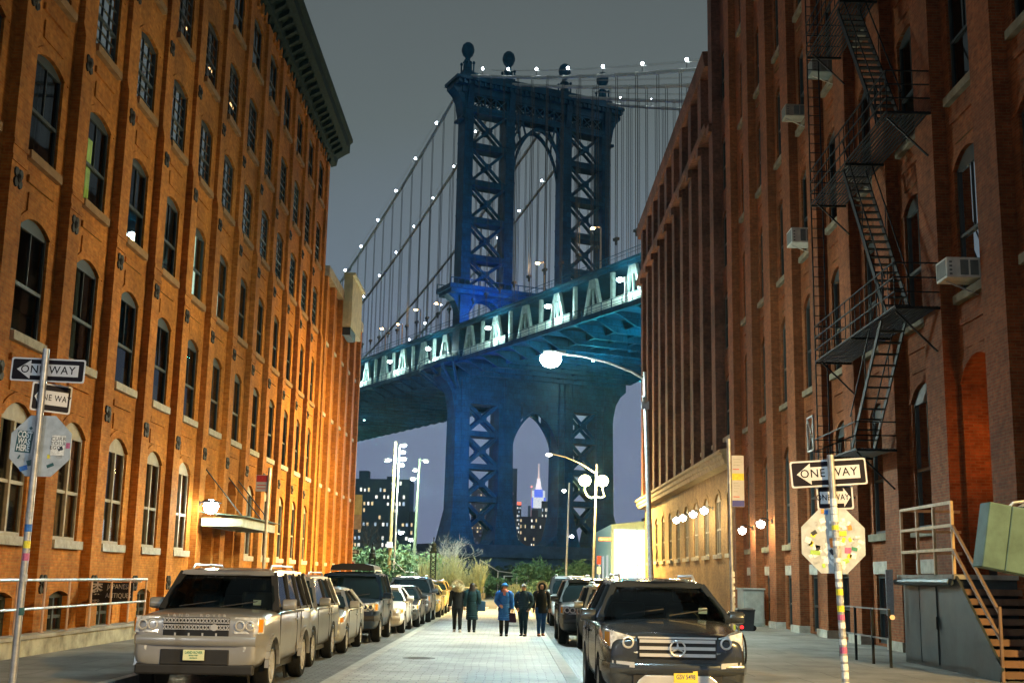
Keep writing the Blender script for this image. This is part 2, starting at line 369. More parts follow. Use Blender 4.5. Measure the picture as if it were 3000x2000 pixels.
BL_white = lit_blind('lit_blind_white', (.62, .78, .6), 2.6)
BL_green = lit_blind('lit_blind_green', (.35, .42, .06), 1.3)
BL_dim = lit_blind('lit_blind_dim', (.4, .28, .12), .6)
BL_warm = lit_blind('lit_blind_warm', (.75, .52, .18), 1.8)
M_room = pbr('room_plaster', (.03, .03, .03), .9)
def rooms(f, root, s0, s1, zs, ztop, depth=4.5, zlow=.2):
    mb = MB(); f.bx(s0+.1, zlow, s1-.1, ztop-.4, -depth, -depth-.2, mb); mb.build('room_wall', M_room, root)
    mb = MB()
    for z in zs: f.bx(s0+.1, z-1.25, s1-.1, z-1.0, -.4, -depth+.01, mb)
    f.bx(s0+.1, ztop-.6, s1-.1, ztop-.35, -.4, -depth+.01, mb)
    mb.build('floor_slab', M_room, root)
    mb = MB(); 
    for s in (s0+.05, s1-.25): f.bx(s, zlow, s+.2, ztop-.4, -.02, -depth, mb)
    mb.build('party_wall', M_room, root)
# ---- left orange brick warehouse
XL = -10.8; PITCH = 3.49
wl = thing('brick_warehouse', 'six storey orange brick warehouse with dark bracketed cornice on the left of the street', 'building', (XL, 43, 0))
F = Fac(XL, 1)
baysL = [33.62+PITCH*k for k in range(-4, 10)]
S0, S1 = baysL[0]-PITCH/2, 67.4
# floors: sill, top, width, rise, style
flL = [(2.45, 5.33, 1.72, .36, 'mull'), (6.78, 9.45, 1.66, .25, 'two'), (10.83, 13.32, 1.66, .2, 'two'), (14.93, 17.15, 1.66, .16, 'multi'), (18.53, 20.8, 1.66, .16, 'multi'), (22.1, 24.3, 1.66, .16, 'two')]
zl = [.0] + [(a[1]+b[0])/2+.3 for a, b in zip(flL, flL[1:])] + [25.6]
for bi, sc in enumerate(baysL):
    a, b = sc-PITCH/2, min(sc+PITCH/2, S1) if bi == 13 else sc+PITCH/2
    for k, (z0, zt, w_, rise, st) in enumerate(flL):
        door = k == 0 and bi in (7, 8)
        if k == 0 and not door and sc < 38:   # basement opening below the ground floor windows
            F.cell(a, b, 0, 1.75, (sc, 1.3, .25, 1.25, .12), ring=0); F.cell(a, b, 1.75, zl[1], (sc, w_, z0, zt, rise))
        elif door: F.cell(a, b, zl[0], zl[1], (sc, 2.0, .15, 5.25, .5), dep=.6)
        else: F.cell(a, b, zl[k], zl[k+1], (sc, w_, z0, zt, rise))
F.mb.quad(F.p(S0, 0), F.p(S0, 25.6), F.p(S0, 25.6, -16), F.p(S0, 0, -16))
F.mb.quad(F.p(S1, 0), F.p(S1, 25.6), F.p(S1, 25.6, -16), F.p(S1, 0, -16))
pil = [S0+.45] + [sc+PITCH/2 for sc in baysL[:-1]] + [S1-.45]
for i, s in enumerate(pil):
    mb = MB(); F.bx(s-.37, 0, s+.37, 14.6, -.01, .22, mb); F.bx(s-.33, 14.6, s+.33, 24.9, -.01, .13, mb)
    # sloped shoulder
    x0, x1 = F.x0+.13, F.x0+.22
    mb.add([(x0, s-.37, 14.6), (x1, s-.37, 14.6), (x1, s+.37, 14.6), (x0, s+.37, 14.6), (x0, s-.37, 15.0), (x0, s+.37, 15.0)], [(0, 1, 4), (1, 2, 5, 4), (2, 3, 5), (3, 0, 4, 5)])
    # corbelled brick steps
    for z in (10.2, 10.55): F.bx(s-.4, z, s+.4, z+.12, .22, .25, mb)
    mb.build('pilaster', M_brickL, wl)
# recessed spandrel panels as slightly proud brick bands
mb = F.mb
for sc in baysL:
    for z0 in (6.15, 10.15, 14.25): F.bx(sc-.75, z0, sc+.75, z0+.16, .002, .06, mb); F.bx(sc-.62, z0-.62, sc+.62, z0-.2, .001, .035, mb)
    for z0 in (24.75,): 
        for j in range(4): F.bx(sc-1.3+j*.7, z0, sc-1.0+j*.7, z0+.5, .002, .1, mb)
F.mb.build('wall', M_brickL, wl)
cb = MB()
prof = [(0, 25.2), (.3, 25.3), (.38, 25.7), (.85, 26.0), (1.05, 26.1), (1.05, 26.6), (1.2, 26.75), (1.2, 26.9), (0, 27.0)]
cb.prism(prof, (XL, S0-1, 0), (1, 0, 0), (0, 0, 1), (0, 1, 0), S1-S0+2.1)
for j in range(int((S1-S0)/.87)+2):
    s = S0-.4+j*.87; cb.prism([(0, 24.9), (.12, 24.95), (.22, 25.4), (.78, 25.75), (.8, 25.98), (0, 25.98)], (XL, s, 0), (1, 0, 0), (0, 0, 1), (0, 1, 0), .26)
cb.build('cornice', M_corn, wl)
MB().box(XL-16, S0, 26.2, XL-.05, S1, 26.6).build('roof', M_asph, wl)
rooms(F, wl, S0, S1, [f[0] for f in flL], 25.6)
# anchor plates
for i, s in enumerate(pil[1:-1]):
    for z in (1.42, 5.78, 9.9, 14.0, 17.6):
        mb = MB(); d = .22 if z < 14.5 else .13; x = F.x0+d
        mb.lathe([(.1, .0), (.1, .05), (.05, .09)], (x, s, z), 10, 'x')
        for k in range(4):
            a_ = pi/4+k*pi/2; mb.lathe([(.115, .0), (.105, .035)], (x, s+.15*cos(a_), z+.15*sin(a_)), 9, 'x')
        mb.build('anchor_plate', M_anchor, wl)
rnd = random.Random(3)
lit = {(3, 2): ('g', BL_green), (6, 2): ('w', BL_white), (7, 2): ('w2', BL_white), (11, 4): ('w3', BL_white), (9, 2): ('w4', BL_warm), (12, 3): ('w', BL_white), (9, 3): ('w4', BL_dim)}
for bi, sc in enumerate(baysL):
    for k, (z0, zt, w_, rise, st) in enumerate(flL):
        if k == 0 and bi in (7, 8): continue
        blind = None; glow = None; r_ = rnd.random()
        if (bi, k) in lit:
            kind, m_ = lit[(bi, k)]
            blind = {'g': (.03, .75, -.08, .12, m_), 'w': (.03, .97, -.3, .34, m_), 'w2': (.03, .6, -.1, .3, m_), 'w3': (.45, .97, -.3, .3, m_), 'w4': (.1, .9, 0, .2, m_)}[kind]
        elif r_ < .65:
            y0 = rnd.uniform(-.25, .05); blind = (.03, .97, y0, y0+rnd.uniform(.12, .25), BL_grey)
        if k in (3, 4) and 2 < bi < 9 and rnd.random() < .75 and (bi, k) not in lit:
            glow = [(.8+.9*j, -.45+.1*j, .5, zt-z0-.25-.1*j) for j in range(3)]
        if k == 0 and bi < 6: blind = (.03, .97, -.46, -.1, BL_dim) if bi in (1, 2, 4) else (.03, .97, -.46, -.05, BL_grey)
        make_window(1, w_, zt-z0, rise, M_frameL if k == 0 else M_frame, GLS, st, wl, (0, sc-43, z0), blind=blind, glow=glow, sm_=None if k < 2 else M_sillB)
# basement windows in the area way
for bi, sc in enumerate(baysL):
    if sc < 38: make_window(1, 1.3, 1.0, .12, M_frame, GLS, 'mull', wl, (0, sc-43, .25), sill=False, blind=(.05, .8, -.4, .4, BL_warm if bi in (2, 4, 5) else BL_dim), dep=.2)
# double doors beneath the canopy
for sc in (baysL[7], baysL[8]):
    d = MB().box(XL-.55, sc-.98, .15, XL-.48, sc-.02, 3.0).box(XL-.55, sc+.02, .15, XL-.48, sc+.98, 3.0)
    o = d.build('door', pbr('varnished_door', (.2, .09, .03), .35, var=.3), wl)
    MB().box(XL-.479, sc-.8, .9, XL-.475, sc-.2, 2.7).box(XL-.479, sc+.2, .9, XL-.475, sc+.8, 2.7).build('pane', BL_warm, o)
    MB().quad((XL-.45, sc-1, 3.0), (XL-.45, sc+1, 3.0), (XL-.45, sc+1, 5.2), (XL-.45, sc-1, 5.2)).build('brick_infill', M_brickL, wl)
# ---- lower annex further along
wa = thing('brick_annex', 'lower brick annex continuing the left facade towards the river, with narrow pilasters', 'building', (XL, 75.6, 0))
F2 = Fac(XL+.02, 1); A1 = 83.8; nb = 5; pa = (A1-S1-.02)/nb
for i in range(nb):
    sc = S1+.02+pa*(i+.5)
    for (za, zb_, z0, zt) in ((0, 6, 2.45, 5.2), (6, 10.2, 6.78, 9.4), (10.2, 14.4, 10.83, 13.3), (14.4, 19, 14.9, 17.1)):
        F2.cell(sc-pa/2, sc+pa/2, za, zb_, (sc, 1.3, z0, zt, .2))
F2.mb.quad(F2.p(A1, 0), F2.p(A1, 19), F2.p(A1, 19, -14), F2.p(A1, 0, -14)).quad(F2.p(S1+.02, 19), F2.p(A1, 19), F2.p(A1, 19, -14), F2.p(S1+.02, 19, -14))
F2.mb.build('wall', M_brickL, wa)
for i in range(nb+1):
    s = S1+.02+pa*i; mb = MB(); F2.bx(max(s-.4, S1+.03), 0, min(s+.4, A1+.02), 18.4, -.01, .28, mb); mb.build('pilaster', M_brickL, wa)
for i in range(nb):
    for z0, zt in ((2.45, 5.2), (6.78, 9.4), (10.83, 13.3), (14.9, 17.1)):
        make_window(1, 1.3, zt-z0, .2, M_frame, M_pane, 'two', wa, (.02, S1+.02+pa*(i+.5)-75.6, z0))
mb = MB(); F2.bx(S1+.03, 18.4, A1+.05, 19.0, .001, .36, mb); mb.build('coping', M_stone, wa)
# cream oriel box near the annex roof
M_cream = pbr('cream_paint', (.62, .56, .33), .7, var=.2, scale=2)
ob = thing('oriel_box', 'cream painted box projecting over the street near the top of the lower annex', 'box', (-10.4, 76.3, 16.8))
MB().box(-10.48, 73.8, 16.8, -9.95, 78.8, 20.0).build('body', M_cream, ob)
MB().box(-10.48, 73.6, 20.0, -9.78, 79, 20.16).build('roof', M_cream, ob)
MB().box(-10.48, 73.84, 16.84, -9.97, 73.79, 17.1).box(-10.12, 73.76, 16.9, -9.93, 73.8, 20.0).build('trim', pbr('cream_trim', (.72, .66, .42), .6), ob)
MB().box(-10.48, 74.0, 16.3, -10.0, 76.5, 16.79).build('underside_unit', M_plastic, ob)
# ---- right near building
XR = 10.3
wr = thing('red_brick_loft', 'tall red brick loft building with wide pilasters on the right of the street', 'building', (XR, 36, 0))
G = Fac(XR, -1); PR = 3.68
baysR = [52.3-PR*k for k in range(9)][::-1]
T0, T1 = baysR[0]-PR/2, 56.5
flR = [(3.15, 6.75, 1.75, .42), (8.33, 11.65, 1.65, .35), (13.15, 16.3, 1.65, .25), (17.9, 20.9, 1.65, .2), (22.35, 25.2, 1.65, .2), (26.9, 29.7, 1.65, .2), (31.4, 34, 1.65, .2)]
zr = [0] + [(a[1]+b[0])/2+.3 for a, b in zip(flR, flR[1:])] + [36]
ENT = min(range(9), key=lambda i: abs(baysR[i]-26.5))
for bi, sc in enumerate(baysR):
    a = sc-PR/2; b = sc+PR/2 if bi < 8 else T1
    for k, (z0, zt, w_, rise) in enumerate(flR):
        if k == 0 and bi == ENT: G.cell(a, b, 0, zr[1], (sc, 2.1, 1.98, 6.85, .55), dep=1.6)
        elif k == 0: G.cell(a, b, 0, 2.55, (sc, 1.6, .2, 2.05, 0), ring=0); G.cell(a, b, 2.55, zr[1], (sc, w_, z0, zt, rise))
        else: G.cell(a, b, zr[k], zr[k+1], (sc, w_, z0, zt, rise))
for s in (T0, T1): G.mb.quad(G.p(s, 0), G.p(s, 36), G.p(s, 36, -16), G.p(s, 0, -16))
G.mb.quad(G.p(T0, 36), G.p(T1, 36), G.p(T1, 36, -16), G.p(T0, 36, -16))
pilR = [sc-PR/2 for sc in baysR] + [52.3+PR/2+.6]
for s in pilR:
    mb = MB(); G.bx(s-.6, .35, s+.6, 35, -.01, .32, mb); mb.build('pilaster', M_brickR, wr)
    mb = MB(); G.bx(s-.64, .1, s+.64, .36, .001, .38, mb); mb.build('plinth_stone', M_stone, wr)
mb = G.mb
for sc in baysR:
    for z0 in (7.6, 12.45, 17.2, 21.7): G.bx(sc-.8, z0, sc+.8, z0+.15, .002, .06, mb); G.bx(sc-.62, z0-.55, sc+.62, z0-.2, .001, .035, mb)
G.mb.build('wall', M_brickR, wr)
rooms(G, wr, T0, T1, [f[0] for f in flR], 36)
litR = {(9, 4): 1, (8, 4): 2, (7, 5): 3}
for bi, sc in enumerate(baysR):
    for k, (z0, zt, w_, rise) in enumerate(flR):
        if k == 0 and bi == ENT: continue
        bl = None; r_ = rnd.random()
        if k in (4, 5) and bi in (4, 5, 6): bl = (.03, .97, .3, .48, BL_warm)
        elif r_ < .5: y0 = rnd.uniform(-.2, .1); bl = (.03, .97, y0, y0+rnd.uniform(.1, .22), BL_grey)
        make_window(-1, w_, zt-z0, rise, M_frame, GLS, 'two', wr, (0, sc-36, z0), blind=bl, sm_=M_sillR)
    if bi != ENT:
        o = make_window(-1, 1.6, 1.85, 0, M_frame, M_pane, 'two', wr, (0, sc-36, .2), sill=False)
        MB().box(.1, -.95, 1.86, -.04, .95, 2.2).build('lintel', M_stone, o, local=True)
# entrance recess: doors, warm side wall
sc = baysR[ENT]
M_door = pbr('olive_metal_door', (.12, .11, .05), .45, var=.3)
dr = MB().box(XR+1.5, sc-1.0, 2.0, XR+1.58, sc-.03, 4.7).box(XR+1.5, sc+.03, 2.0, XR+1.58, sc+1.0, 4.7).build('door', M_door, wr)
MB().box(XR+1.48, sc-.1, 3.0, XR+1.44, sc-.06, 3.3).build('handle', M_chrome, dr)
MB().box(XR+1.5, sc-1.04, 4.72, XR+1.58, sc+1.04, 6.9).build('transom_panel', M_black, wr)
MB().box(XR-.0, sc-1.04, 1.9, XR+1.6, sc+1.04, 1.98).build('threshold', M_stone, wr)
# ---- right far building
XF = 10.45
wf = thing('brown_brick_warehouse', 'dark brown brick warehouse with close narrow piers, beyond the red loft building on the right', 'building', (XF, 75, 0))
K = Fac(XF, -1); K2 = Fac(XF, -1); PF = 3.64; baysF = [61.5+PF*k for k in range(-1, 9)]; U0, U1 = 56.52, 94.5
hF = lambda s: 36.5 if s < 60.9 else 29.3
for i, sc in enumerate(baysF):
    a = max(sc-PF/2, U0); b = sc+PF/2 if i < 9 else U1
    if i == 0: b = baysF[1]-PF/2
    K2.cell(a, b, 0, 7.5, ((a+b)/2, 1.55, 3.1, 6.1, .35))
    for z0, zt, zb0, zb1 in ((8.6, 11.6, 7.5, 12.2), (12.9, 15.7, 12.2, 16.3), (17, 19.8, 16.3, 20.4), (21, 23.8, 20.4, 24.4), (25.7, 28.3, 24.4, 29.3)):
        K.cell(a, b, zb0, zb1, ((a+b)/2, 1.7, z0, zt, .2), ring=0)
    if b < 61: K.q(a, 29.3, b, 36.5)
for s in (U0, U1): K.mb.quad(K.p(s, 0), K.p(s, hF(s)), K.p(s, hF(s), -16), K.p(s, 0, -16))
K.mb.quad(K.p(59.7, 29.3), K.p(59.7, 36.5), K.p(59.7, 36.5, -16), K.p(59.7, 29.3, -16))
K.mb.quad(K.p(U0, 29.3), K.p(U1, 29.3), K.p(U1, 29.3, -16), K.p(U0, 29.3, -16)).quad(K.p(U0, 36.5), K.p(59.7, 36.5), K.p(59.7, 36.5, -16), K.p(U0, 36.5, -16))
K.mb.build('wall', M_brickF, wf); K2.mb.build('base_wall', brick('brick_base_lamplit', (.34, .2, .07), (.26, .14, .05), (.28, .2, .1), stain=.35), wf)  # base brick made yellower: wall lamp light is put into its colour
for i, s in enumerate([59.6+PF*k for k in range(-0, 10)]):
    if s+.6 > U1: s = U1-.6
    mb = MB(); K.bx(s-.55, 7.9, s+.55, (36 if i == 0 else 28.6), -.01, .45, mb); mb.build('pilaster', M_brickF, wf)
    mb = MB(); K.bx(s-.42, 24.3, s+.42, 24.75, .451, .62, mb); mb.build('pilaster_cap', M_brickF, wf)
mb = MB()
K.mb = mb
mb.prism([(0, 7.1), (-.5, 7.15), (-.55, 7.35), (-.62, 7.4), (-.62, 7.6), (-.75, 7.66), (-.75, 7.8), (0, 7.95)], (XF, U0+.02, 0), (1, 0, 0), (0, 0, 1), (0, 1, 0), U1-U0+.3)
mb.build('base_cornice', pbr('base_sandstone', (.27, .2, .11), .85, var=.3), wf)
mb = MB()
mb.prism([(0, 24.75), (-.62, 24.75), (-.7, 24.95), (-.7, 25.1), (0, 25.4)], (XF, 60.0, 0), (1, 0, 0), (0, 0, 1), (0, 1, 0), U1-60+.1)
mb.prism([(0, 28.6), (-.5, 28.62), (-.55, 28.9), (-.6, 29.3), (-.62, 29.45), (0, 29.5)], (XF, 60.9, 0), (1, 0, 0), (0, 0, 1), (0, 1, 0), U1-60.9+.25)
mb.build('parapet_band', M_brickF, wf)
for i, sc in enumerate(baysF):
    a = max(sc-PF/2, U0); b = sc+PF/2 if i < 9 else U1
    if i == 0: b = baysF[1]-PF/2
    c_ = (a+b)/2
    make_window(-1, 1.55, 3.0, .35, M_frameL, M_pane, 'mull', wf, (0, c_-75, 3.1))
    for z0, h in ((8.6, 3), (12.9, 2.8), (17, 2.8), (21, 2.8), (25.7, 2.6)):
        make_window(-1, 1.7, h, .2, M_frame, M_pane, 'two', wf, (0, c_-75, z0), sill=(z0 < 9))
# ================================================================ suspension bridge
AL = R(25.6); BP = Vector((-9.35, 216, 0)); BT = Vector((cos(AL), sin(AL), 0)); BB = Vector((-sin(AL), cos(AL), 0))
def W(u, s, z): return BP + BT*u + BB*s + Vector((0, 0, z))
br_ = thing('suspension_bridge', 'blue steel suspension bridge whose arched tower closes the end of the street', 'bridge', tuple(BP))
M_blue = brick('bridge_blue_paint', (.004, .09, .15), (.003, .07, .12), (.002, .04, .07), 1.3, 1.05, .5, .5, .45, msz=.035)
M_under = brick('bridge_soffit_paint', (.006, .09, .16), (.004, .07, .13), (.003, .04, .07), 2.7, 1.4, .6, .4, .5, msz=.05)
M_truss = pbr('bridge_truss_paint', (.30, .38, .34), .6, .1, var=.3, scale=1.5)
M_panel = pbr('bridge_guard_panel', (.5, .55, .47), .6, 0, var=.3, scale=1)
M_cable = pbr('cable_wrap', (.45, .47, .4), .6, .1, var=.25)
M_hang = pbr('suspender_rope', (.06, .07, .065), .6, .2)
def ubox(mb, u0, u1, s0, s1, z0, z1):
    c = [W(u, s, z) for z in (z0, z1) for u, s in ((u0, s0), (u1, s0), (u1, s1), (u0, s1))]
    return mb.add(c, [(0,3,2,1),(4,5,6,7),(0,1,5,4),(1,2,6,5),(2,3,7,6),(3,0,4,7)])
def ufrus(mb, a0, a1, b0, b1, s_a, s_b, z0, z1):   # tapering box: [a0,a1] at z0, [b0,b1] at z1
    c = [W(u, s, z0) for u, s in ((a0, -s_a), (a1, -s_a), (a1, s_a), (a0, s_a))] + [W(u, s, z1) for u, s in ((b0, -s_b), (b1, -s_b), (b1, s_b), (b0, s_b))]
    return mb.add(c, [(0,3,2,1),(4,5,6,7),(0,1,5,4),(1,2,6,5),(2,3,7,6),(3,0,4,7)])
CU = (0, 8.53, 20.7, 29.2)
# cornice and portal panels = the body of the tower
tw = MB()
ubox(tw, -1.6, 30.8, -1.75, 1.75, 90.2, 91.6); ubox(tw, -2.6, 31.8, -2.5, 2.5, 91.6, 92.3); ubox(tw, -3.3, 32.5, -3.1, 3.1, 92.3, 92.9)
ubox(tw, -2.2, 31.4, -2.2, 2.2, 92.9, 93.7); ubox(tw, -1.4, 30.6, -1.5, 1.5, 93.7, 94.5)
for i in range(34): ubox(tw, -2.9+i*1.05, -2.5+i*1.05, -2.9, 2.9, 91.5, 92.31)
for s in (-1.55, 1.3):           # frieze with small posts and crosses
    ubox(tw, -1.2, 30.4, s, s+.25, 87.6, 88.0); ubox(tw, -1.2, 30.4, s-.02, s+.27, 89.9, 90.21)
    for a, b in ((.9, 7.6), (9.4, 19.8), (21.6, 28.3)):
        n = max(2, round((b-a)/2.2)); d = (b-a)/n
        for k in range(n):
            u = a+d*k
            if k: ubox(tw, u-.15, u+.15, s, s+.3, 88, 89.9)
            tw.bar(W(u+.2, s+.1, 88.05), W(u+d-.2, s+.1, 89.85), .22); tw.bar(W(u+.2, s+.16, 89.85), W(u+d-.2, s+.16, 88.05), .22)
# side brackets below the cornice (curved)
for sg, ue in ((-1, -.9), (1, 30.1)):
    prof = [(0, 85.3), (.35, 86.0), (.55, 87.2), (.8, 88.6), (1.5, 90.0), (2.4, 90.9), (2.4, 91.6), (0, 91.6)]
    tw.add([W(ue+sg*a, s, z) for s in (-1.5, 1.5) for a, z in prof], [tuple(range(8)), tuple(range(8, 16))[::-1]]+[(i, (i+1) % 8, (i+1) % 8+8, i+8) for i in range(8)])
    ubox(tw, *sorted((ue, ue+sg*.75)), -1.8, 1.8, 85.0, 85.5)
for u in CU:                     # bracket on each column front
    for s in (-1, 1):
        prof = [(1.6, 87), (1.9, 88.5), (2.3, 90.4), (2.5, 91.6), (1.6, 91.6)]
        tw.add([W(u+q_, s*a, z) for q_ in (-.55, .55) for a, z in prof], [tuple(range(5)), tuple(range(5, 10))[::-1]]+[(i, (i+1) % 5, (i+1) % 5+5, i+5) for i in range(5)])
# walkway balcony round the tower at mid height
ubox(tw, -3.6, 32.8, -3.4, 3.4, 52.4, 53.2); ubox(tw, -3.2, 32.4, -3.0, 3.0, 51.7, 52.41)
for s in (-3.35, 3.25):
    ubox(tw, -3.5, 32.7, s, s+.1, 54.15, 54.3)
    for i in range(28): ubox(tw, -3.5+i*1.33, -3.38+i*1.33, s, s+.1, 53.2, 54.15)
for sg, ue in ((-1, -.9), (1, 30.1)):
    prof = [(0, 48.2), (.3, 49.5), (.9, 50.7), (2.2, 51.7), (0, 51.7)]
    tw.add([W(ue+sg*a, s, z) for s in (-1.2, 1.2) for a, z in prof], [tuple(range(5)), tuple(range(5, 10))[::-1]]+[(i, (i+1) % 5, (i+1) % 5+5, i+5) for i in range(5)])
for a, b in ((.9, 7.6), (9.4, 19.8), (21.6, 28.3)):   # arched portal braces under the balcony
    n = 10; c_ = (a+b)/2; hw = (b-a)/2
    for s in (-1.4, 1.1):
        top = [W(a+(b-a)*i/n, s, 51.71) for i in range(n+1)]; bot = [W(a+(b-a)*i/n, s, 51.2-2.4*(abs(-1+2*i/n))**2.4) for i in range(n+1)]
        for i in range(n): tw.quad(top[i], top[i+1], bot[i+1], bot[i])
        tw.tube([p_+Vector((0, 0, .0)) for p_ in bot], .22, 6)
tower = tw.build('tower', M_blue, br_, sm=20)
for u in CU:
    c = MB()
    ubox(c, u-.62, u+.62, -1.35, 1.35, 38, 90.3)
    for s in (-1.6, 1.36): ubox(c, u-.9, u+.9, s, s+.24, 34, 90.25)
    for q_ in (-.9, .65): ubox(c, u+q_, u+q_+.25, -1.33, 1.33, 34, 90.2)
    for z in range(46, 88, 7): ubox(c, u-.95, u+.95, -1.66, 1.66, z, z+.3)
    lo = {0: (-1.25, 1.4), 8.53: (7.25, 9.95), 20.7: (19.4, 22.2), 29.2: (27.3, 30.7)}[u]
    a, b = lo
    ufrus(c, a-.15, b+.15, a, b, 2.1, 1.8, 13.5, 38)
    ea = .7 if u == 0 else .45; eb = .9 if u == 29.2 else .5
    ufrus(c, a-.15-ea-.5, b+.15+eb+.5, a-.15-.0, b+.15, 3.2, 2.1, 7, 13.5)
    for s in (-2.0, 1.85): ubox(c, (a+b)/2-.35, (a+b)/2+.35, s-.12, s+.27, 14, 37)
    c.build('column', M_blue, tower)
def xbay(a, b, z0, z1, s, w_=.5):
    m = MB()
    m.bar(W(a, s, z0), W(b, s, z1), w_, .35, up=BB); m.bar(W(a, s+.06, z1), W(b, s+.06, z0), w_, .35, up=BB)
    c_ = (a+b)/2; zc = (z0+z1)/2; m.add([W(c_+du, s+ds, zc+dz) for ds in (-.24, .3) for du, dz in ((-.75, 0), (-.35, .6), (.35, .6), (.75, 0), (.35, -.6), (-.35, -.6))], [tuple(range(6)), tuple(range(6, 12))[::-1]]+[(i, (i+1) % 6, (i+1) % 6+6, i+6) for i in range(6)])
    return m
for a, b in ((.85, 7.65), (21.55, 28.35)):
    lv = [53.2, 58.9, 66.0, 73.1, 80.2, 87.2]
    for z0, z1 in zip(lv, lv[1:]):
        for s in (-.95, .6): xbay(a, b, z0+.35, z1-.4, s).build('cross_brace', M_blue, tower)
        if z1 < 88: 
            m = MB(); ubox(m, a, b, -1.5, 1.5, z1-.5, z1+.5); ubox(m, a, b, -1.62, 1.62, z1-.58, z1-.38); ubox(m, a, b, -1.62, 1.62, z1+.38, z1+.55); m.build('strut', M_blue, tower)
for a, b, ex in ((1.4, 7.25, 0), (22.2, 27.3, 0)):
    lv = [9.3, 15.3, 21.0, 26.8, 32.6]
    for z0, z1 in zip(lv, lv[1:]):
        for s in (-1.1, .7): xbay(a, b, z0+.4, z1-.5, s, .62).build('cross_brace', M_blue, tower)
        m = MB(); ubox(m, a, b, -1.8, 1.8, z1-.5, z1+.5); m.build('strut', M_blue, tower)
def arch_rib(u0, u1, zsp, zap, ztop, s, th=.75, dep=.5, pw=1.75):
    m = MB(); n = 22; c_ = (u0+u1)/2; hw = (u1-u0)/2
    inn, ou = [], []
    for i in range(n+1):
        x = -1+2*i/n; y = (1-abs(x)**pw)**(1/1.55)
        inn.append((c_+x*hw, zsp+(zap-zsp)*y))
    for i, (u, z) in enumerate(inn):
        x = (u-c_)/hw; ou.append((c_+x*(hw+0), z+th+th*.9*abs(x)**3))
    for s_ in (s, s+dep):
        for i in range(n): m.quad(W(inn[i][0], s_, inn[i][1]), W(inn[i+1][0], s_, inn[i+1][1]), W(ou[i+1][0], s_, ou[i+1][1]), W(ou[i][0], s_, ou[i][1]))
    for L_ in (inn, ou):
        for i in range(n): m.quad(W(L_[i][0], s, L_[i][1]), W(L_[i+1][0], s, L_[i+1][1]), W(L_[i+1][0], s+dep, L_[i+1][1]), W(L_[i][0], s+dep, L_[i][1]))
    return m, inn, ou
for s in (-1.5, 1.0):
    m, inn, ou = arch_rib(9.4, 19.8, 76.5, 85.4, 87.6, s)
    for i in (3, 5, 17, 19): m.bar(W(ou[i][0], s+.2, ou[i][1]), W(ou[i][0]+(-.9 if i < 10 else .9), s+.2, 87.6), .28)
    m.bar(W(9.4, s+.2, 83.5), W(11.6, s+.2, 87.4), .3); m.bar(W(19.8, s+.2, 83.5), W(17.6, s+.2, 87.4), .3)
    ubox(m, 9.3, 19.9, s, s+.5, 86.9, 87.61)
    m.build('arch', M_blue, tower)
# lower portal: plates over the arch opening, up to the deck
for s in (-1.7, 1.3):
    m, inn, ou = arch_rib(9.95, 19.4, 24.5, 31.2, 37, s, .5, .5, 1.5)
    for i in range(len(ou)-1):
        if i in (4, 16): continue
        m.quad(W(ou[i][0], s+.1, ou[i][1]), W(ou[i+1][0], s+.1, ou[i+1][1]), W(ou[i+1][0], s+.1, 38), W(ou[i][0], s+.1, 38))
    ubox(m, 9.9, 19.45, s+.12, s+.4, 33.0, 38)
    m.build('arch', M_blue, tower)
for a, b in ((1.3, 7.3), (22.1, 27.4)): m = MB(); ubox(m, a, b, -1.9, 1.9, 32.5, 38); m.build('portal_plate', M_blue, tower)
m = MB()                          # inner skirt that rounds the bottom of the openings
for a, b in ((1.4, 7.25), (9.95, 19.4), (22.2, 27.3)):
    n = 12; c_ = (a+b)/2; hw = (b-a)/2; pts = [(a-.3+(b-a+.6)*i/n, 7.2+3.6*abs(-1+2*i/n)**2.5) for i in range(n+1)]
    for s in (-2.2, 2.2):
        for i in range(n): m.quad(W(pts[i][0], s, 5), W(pts[i+1][0], s, 5), W(pts[i+1][0], s, pts[i+1][1]), W(pts[i][0], s, pts[i][1]))
    for i in range(n): m.quad(W(pts[i][0], -2.2, pts[i][1]), W(pts[i+1][0], -2.2, pts[i+1][1]), W(pts[i+1][0], 2.2, pts[i+1][1]), W(pts[i][0], 2.2, pts[i][1]))
m.build('base_skirt', M_blue, tower)
m = MB(); ufrus(m, -9, 38, -6, 35.5, 11, 8.5, -3, 5.2); ubox(m, -6.6, 36.2, -9, 9, 5.2, 6.0); ubox(m, -5.2, 34.6, -6, 6, 6, 7.4); m.build('masonry_pier', pbr('pier_granite', (.05, .07, .1), .9, var=.4, scale=.5, bump=.4, bscale=2), br_)
for u in CU:                      # globe finials standing on the saddles
    m = MB(); c_ = W(u, 0, 0)
    m.lathe([(1.15, 94.4), (1.15, 95.0), (.85, 95.1), (.8, 96.6), (.95, 96.8), (.45, 97.3), (.5, 97.8), (.95, 98.3), (1.2, 99.0), (1.22, 99.5), (1.0, 100.3), (.55, 100.75), (.1, 100.9)], (c_.x, c_.y, 0), 16)
    for k in range(4):
        a_ = AL+pi/4+k*pi/2; p_ = c_+Vector((cos(a_)*1.25, sin(a_)*1.25, 0)); m.tube([p_+Vector((0, 0, 94.4)), p_+Vector((0, 0, 96.4))], .16, 6); m.lathe([(.05, 96.3), (.28, 96.5), (.25, 96.8), (.05, 97)], (p_.x, p_.y, 0), 8)
    m.build('globe_finial', M_blue, tower, sm=40)
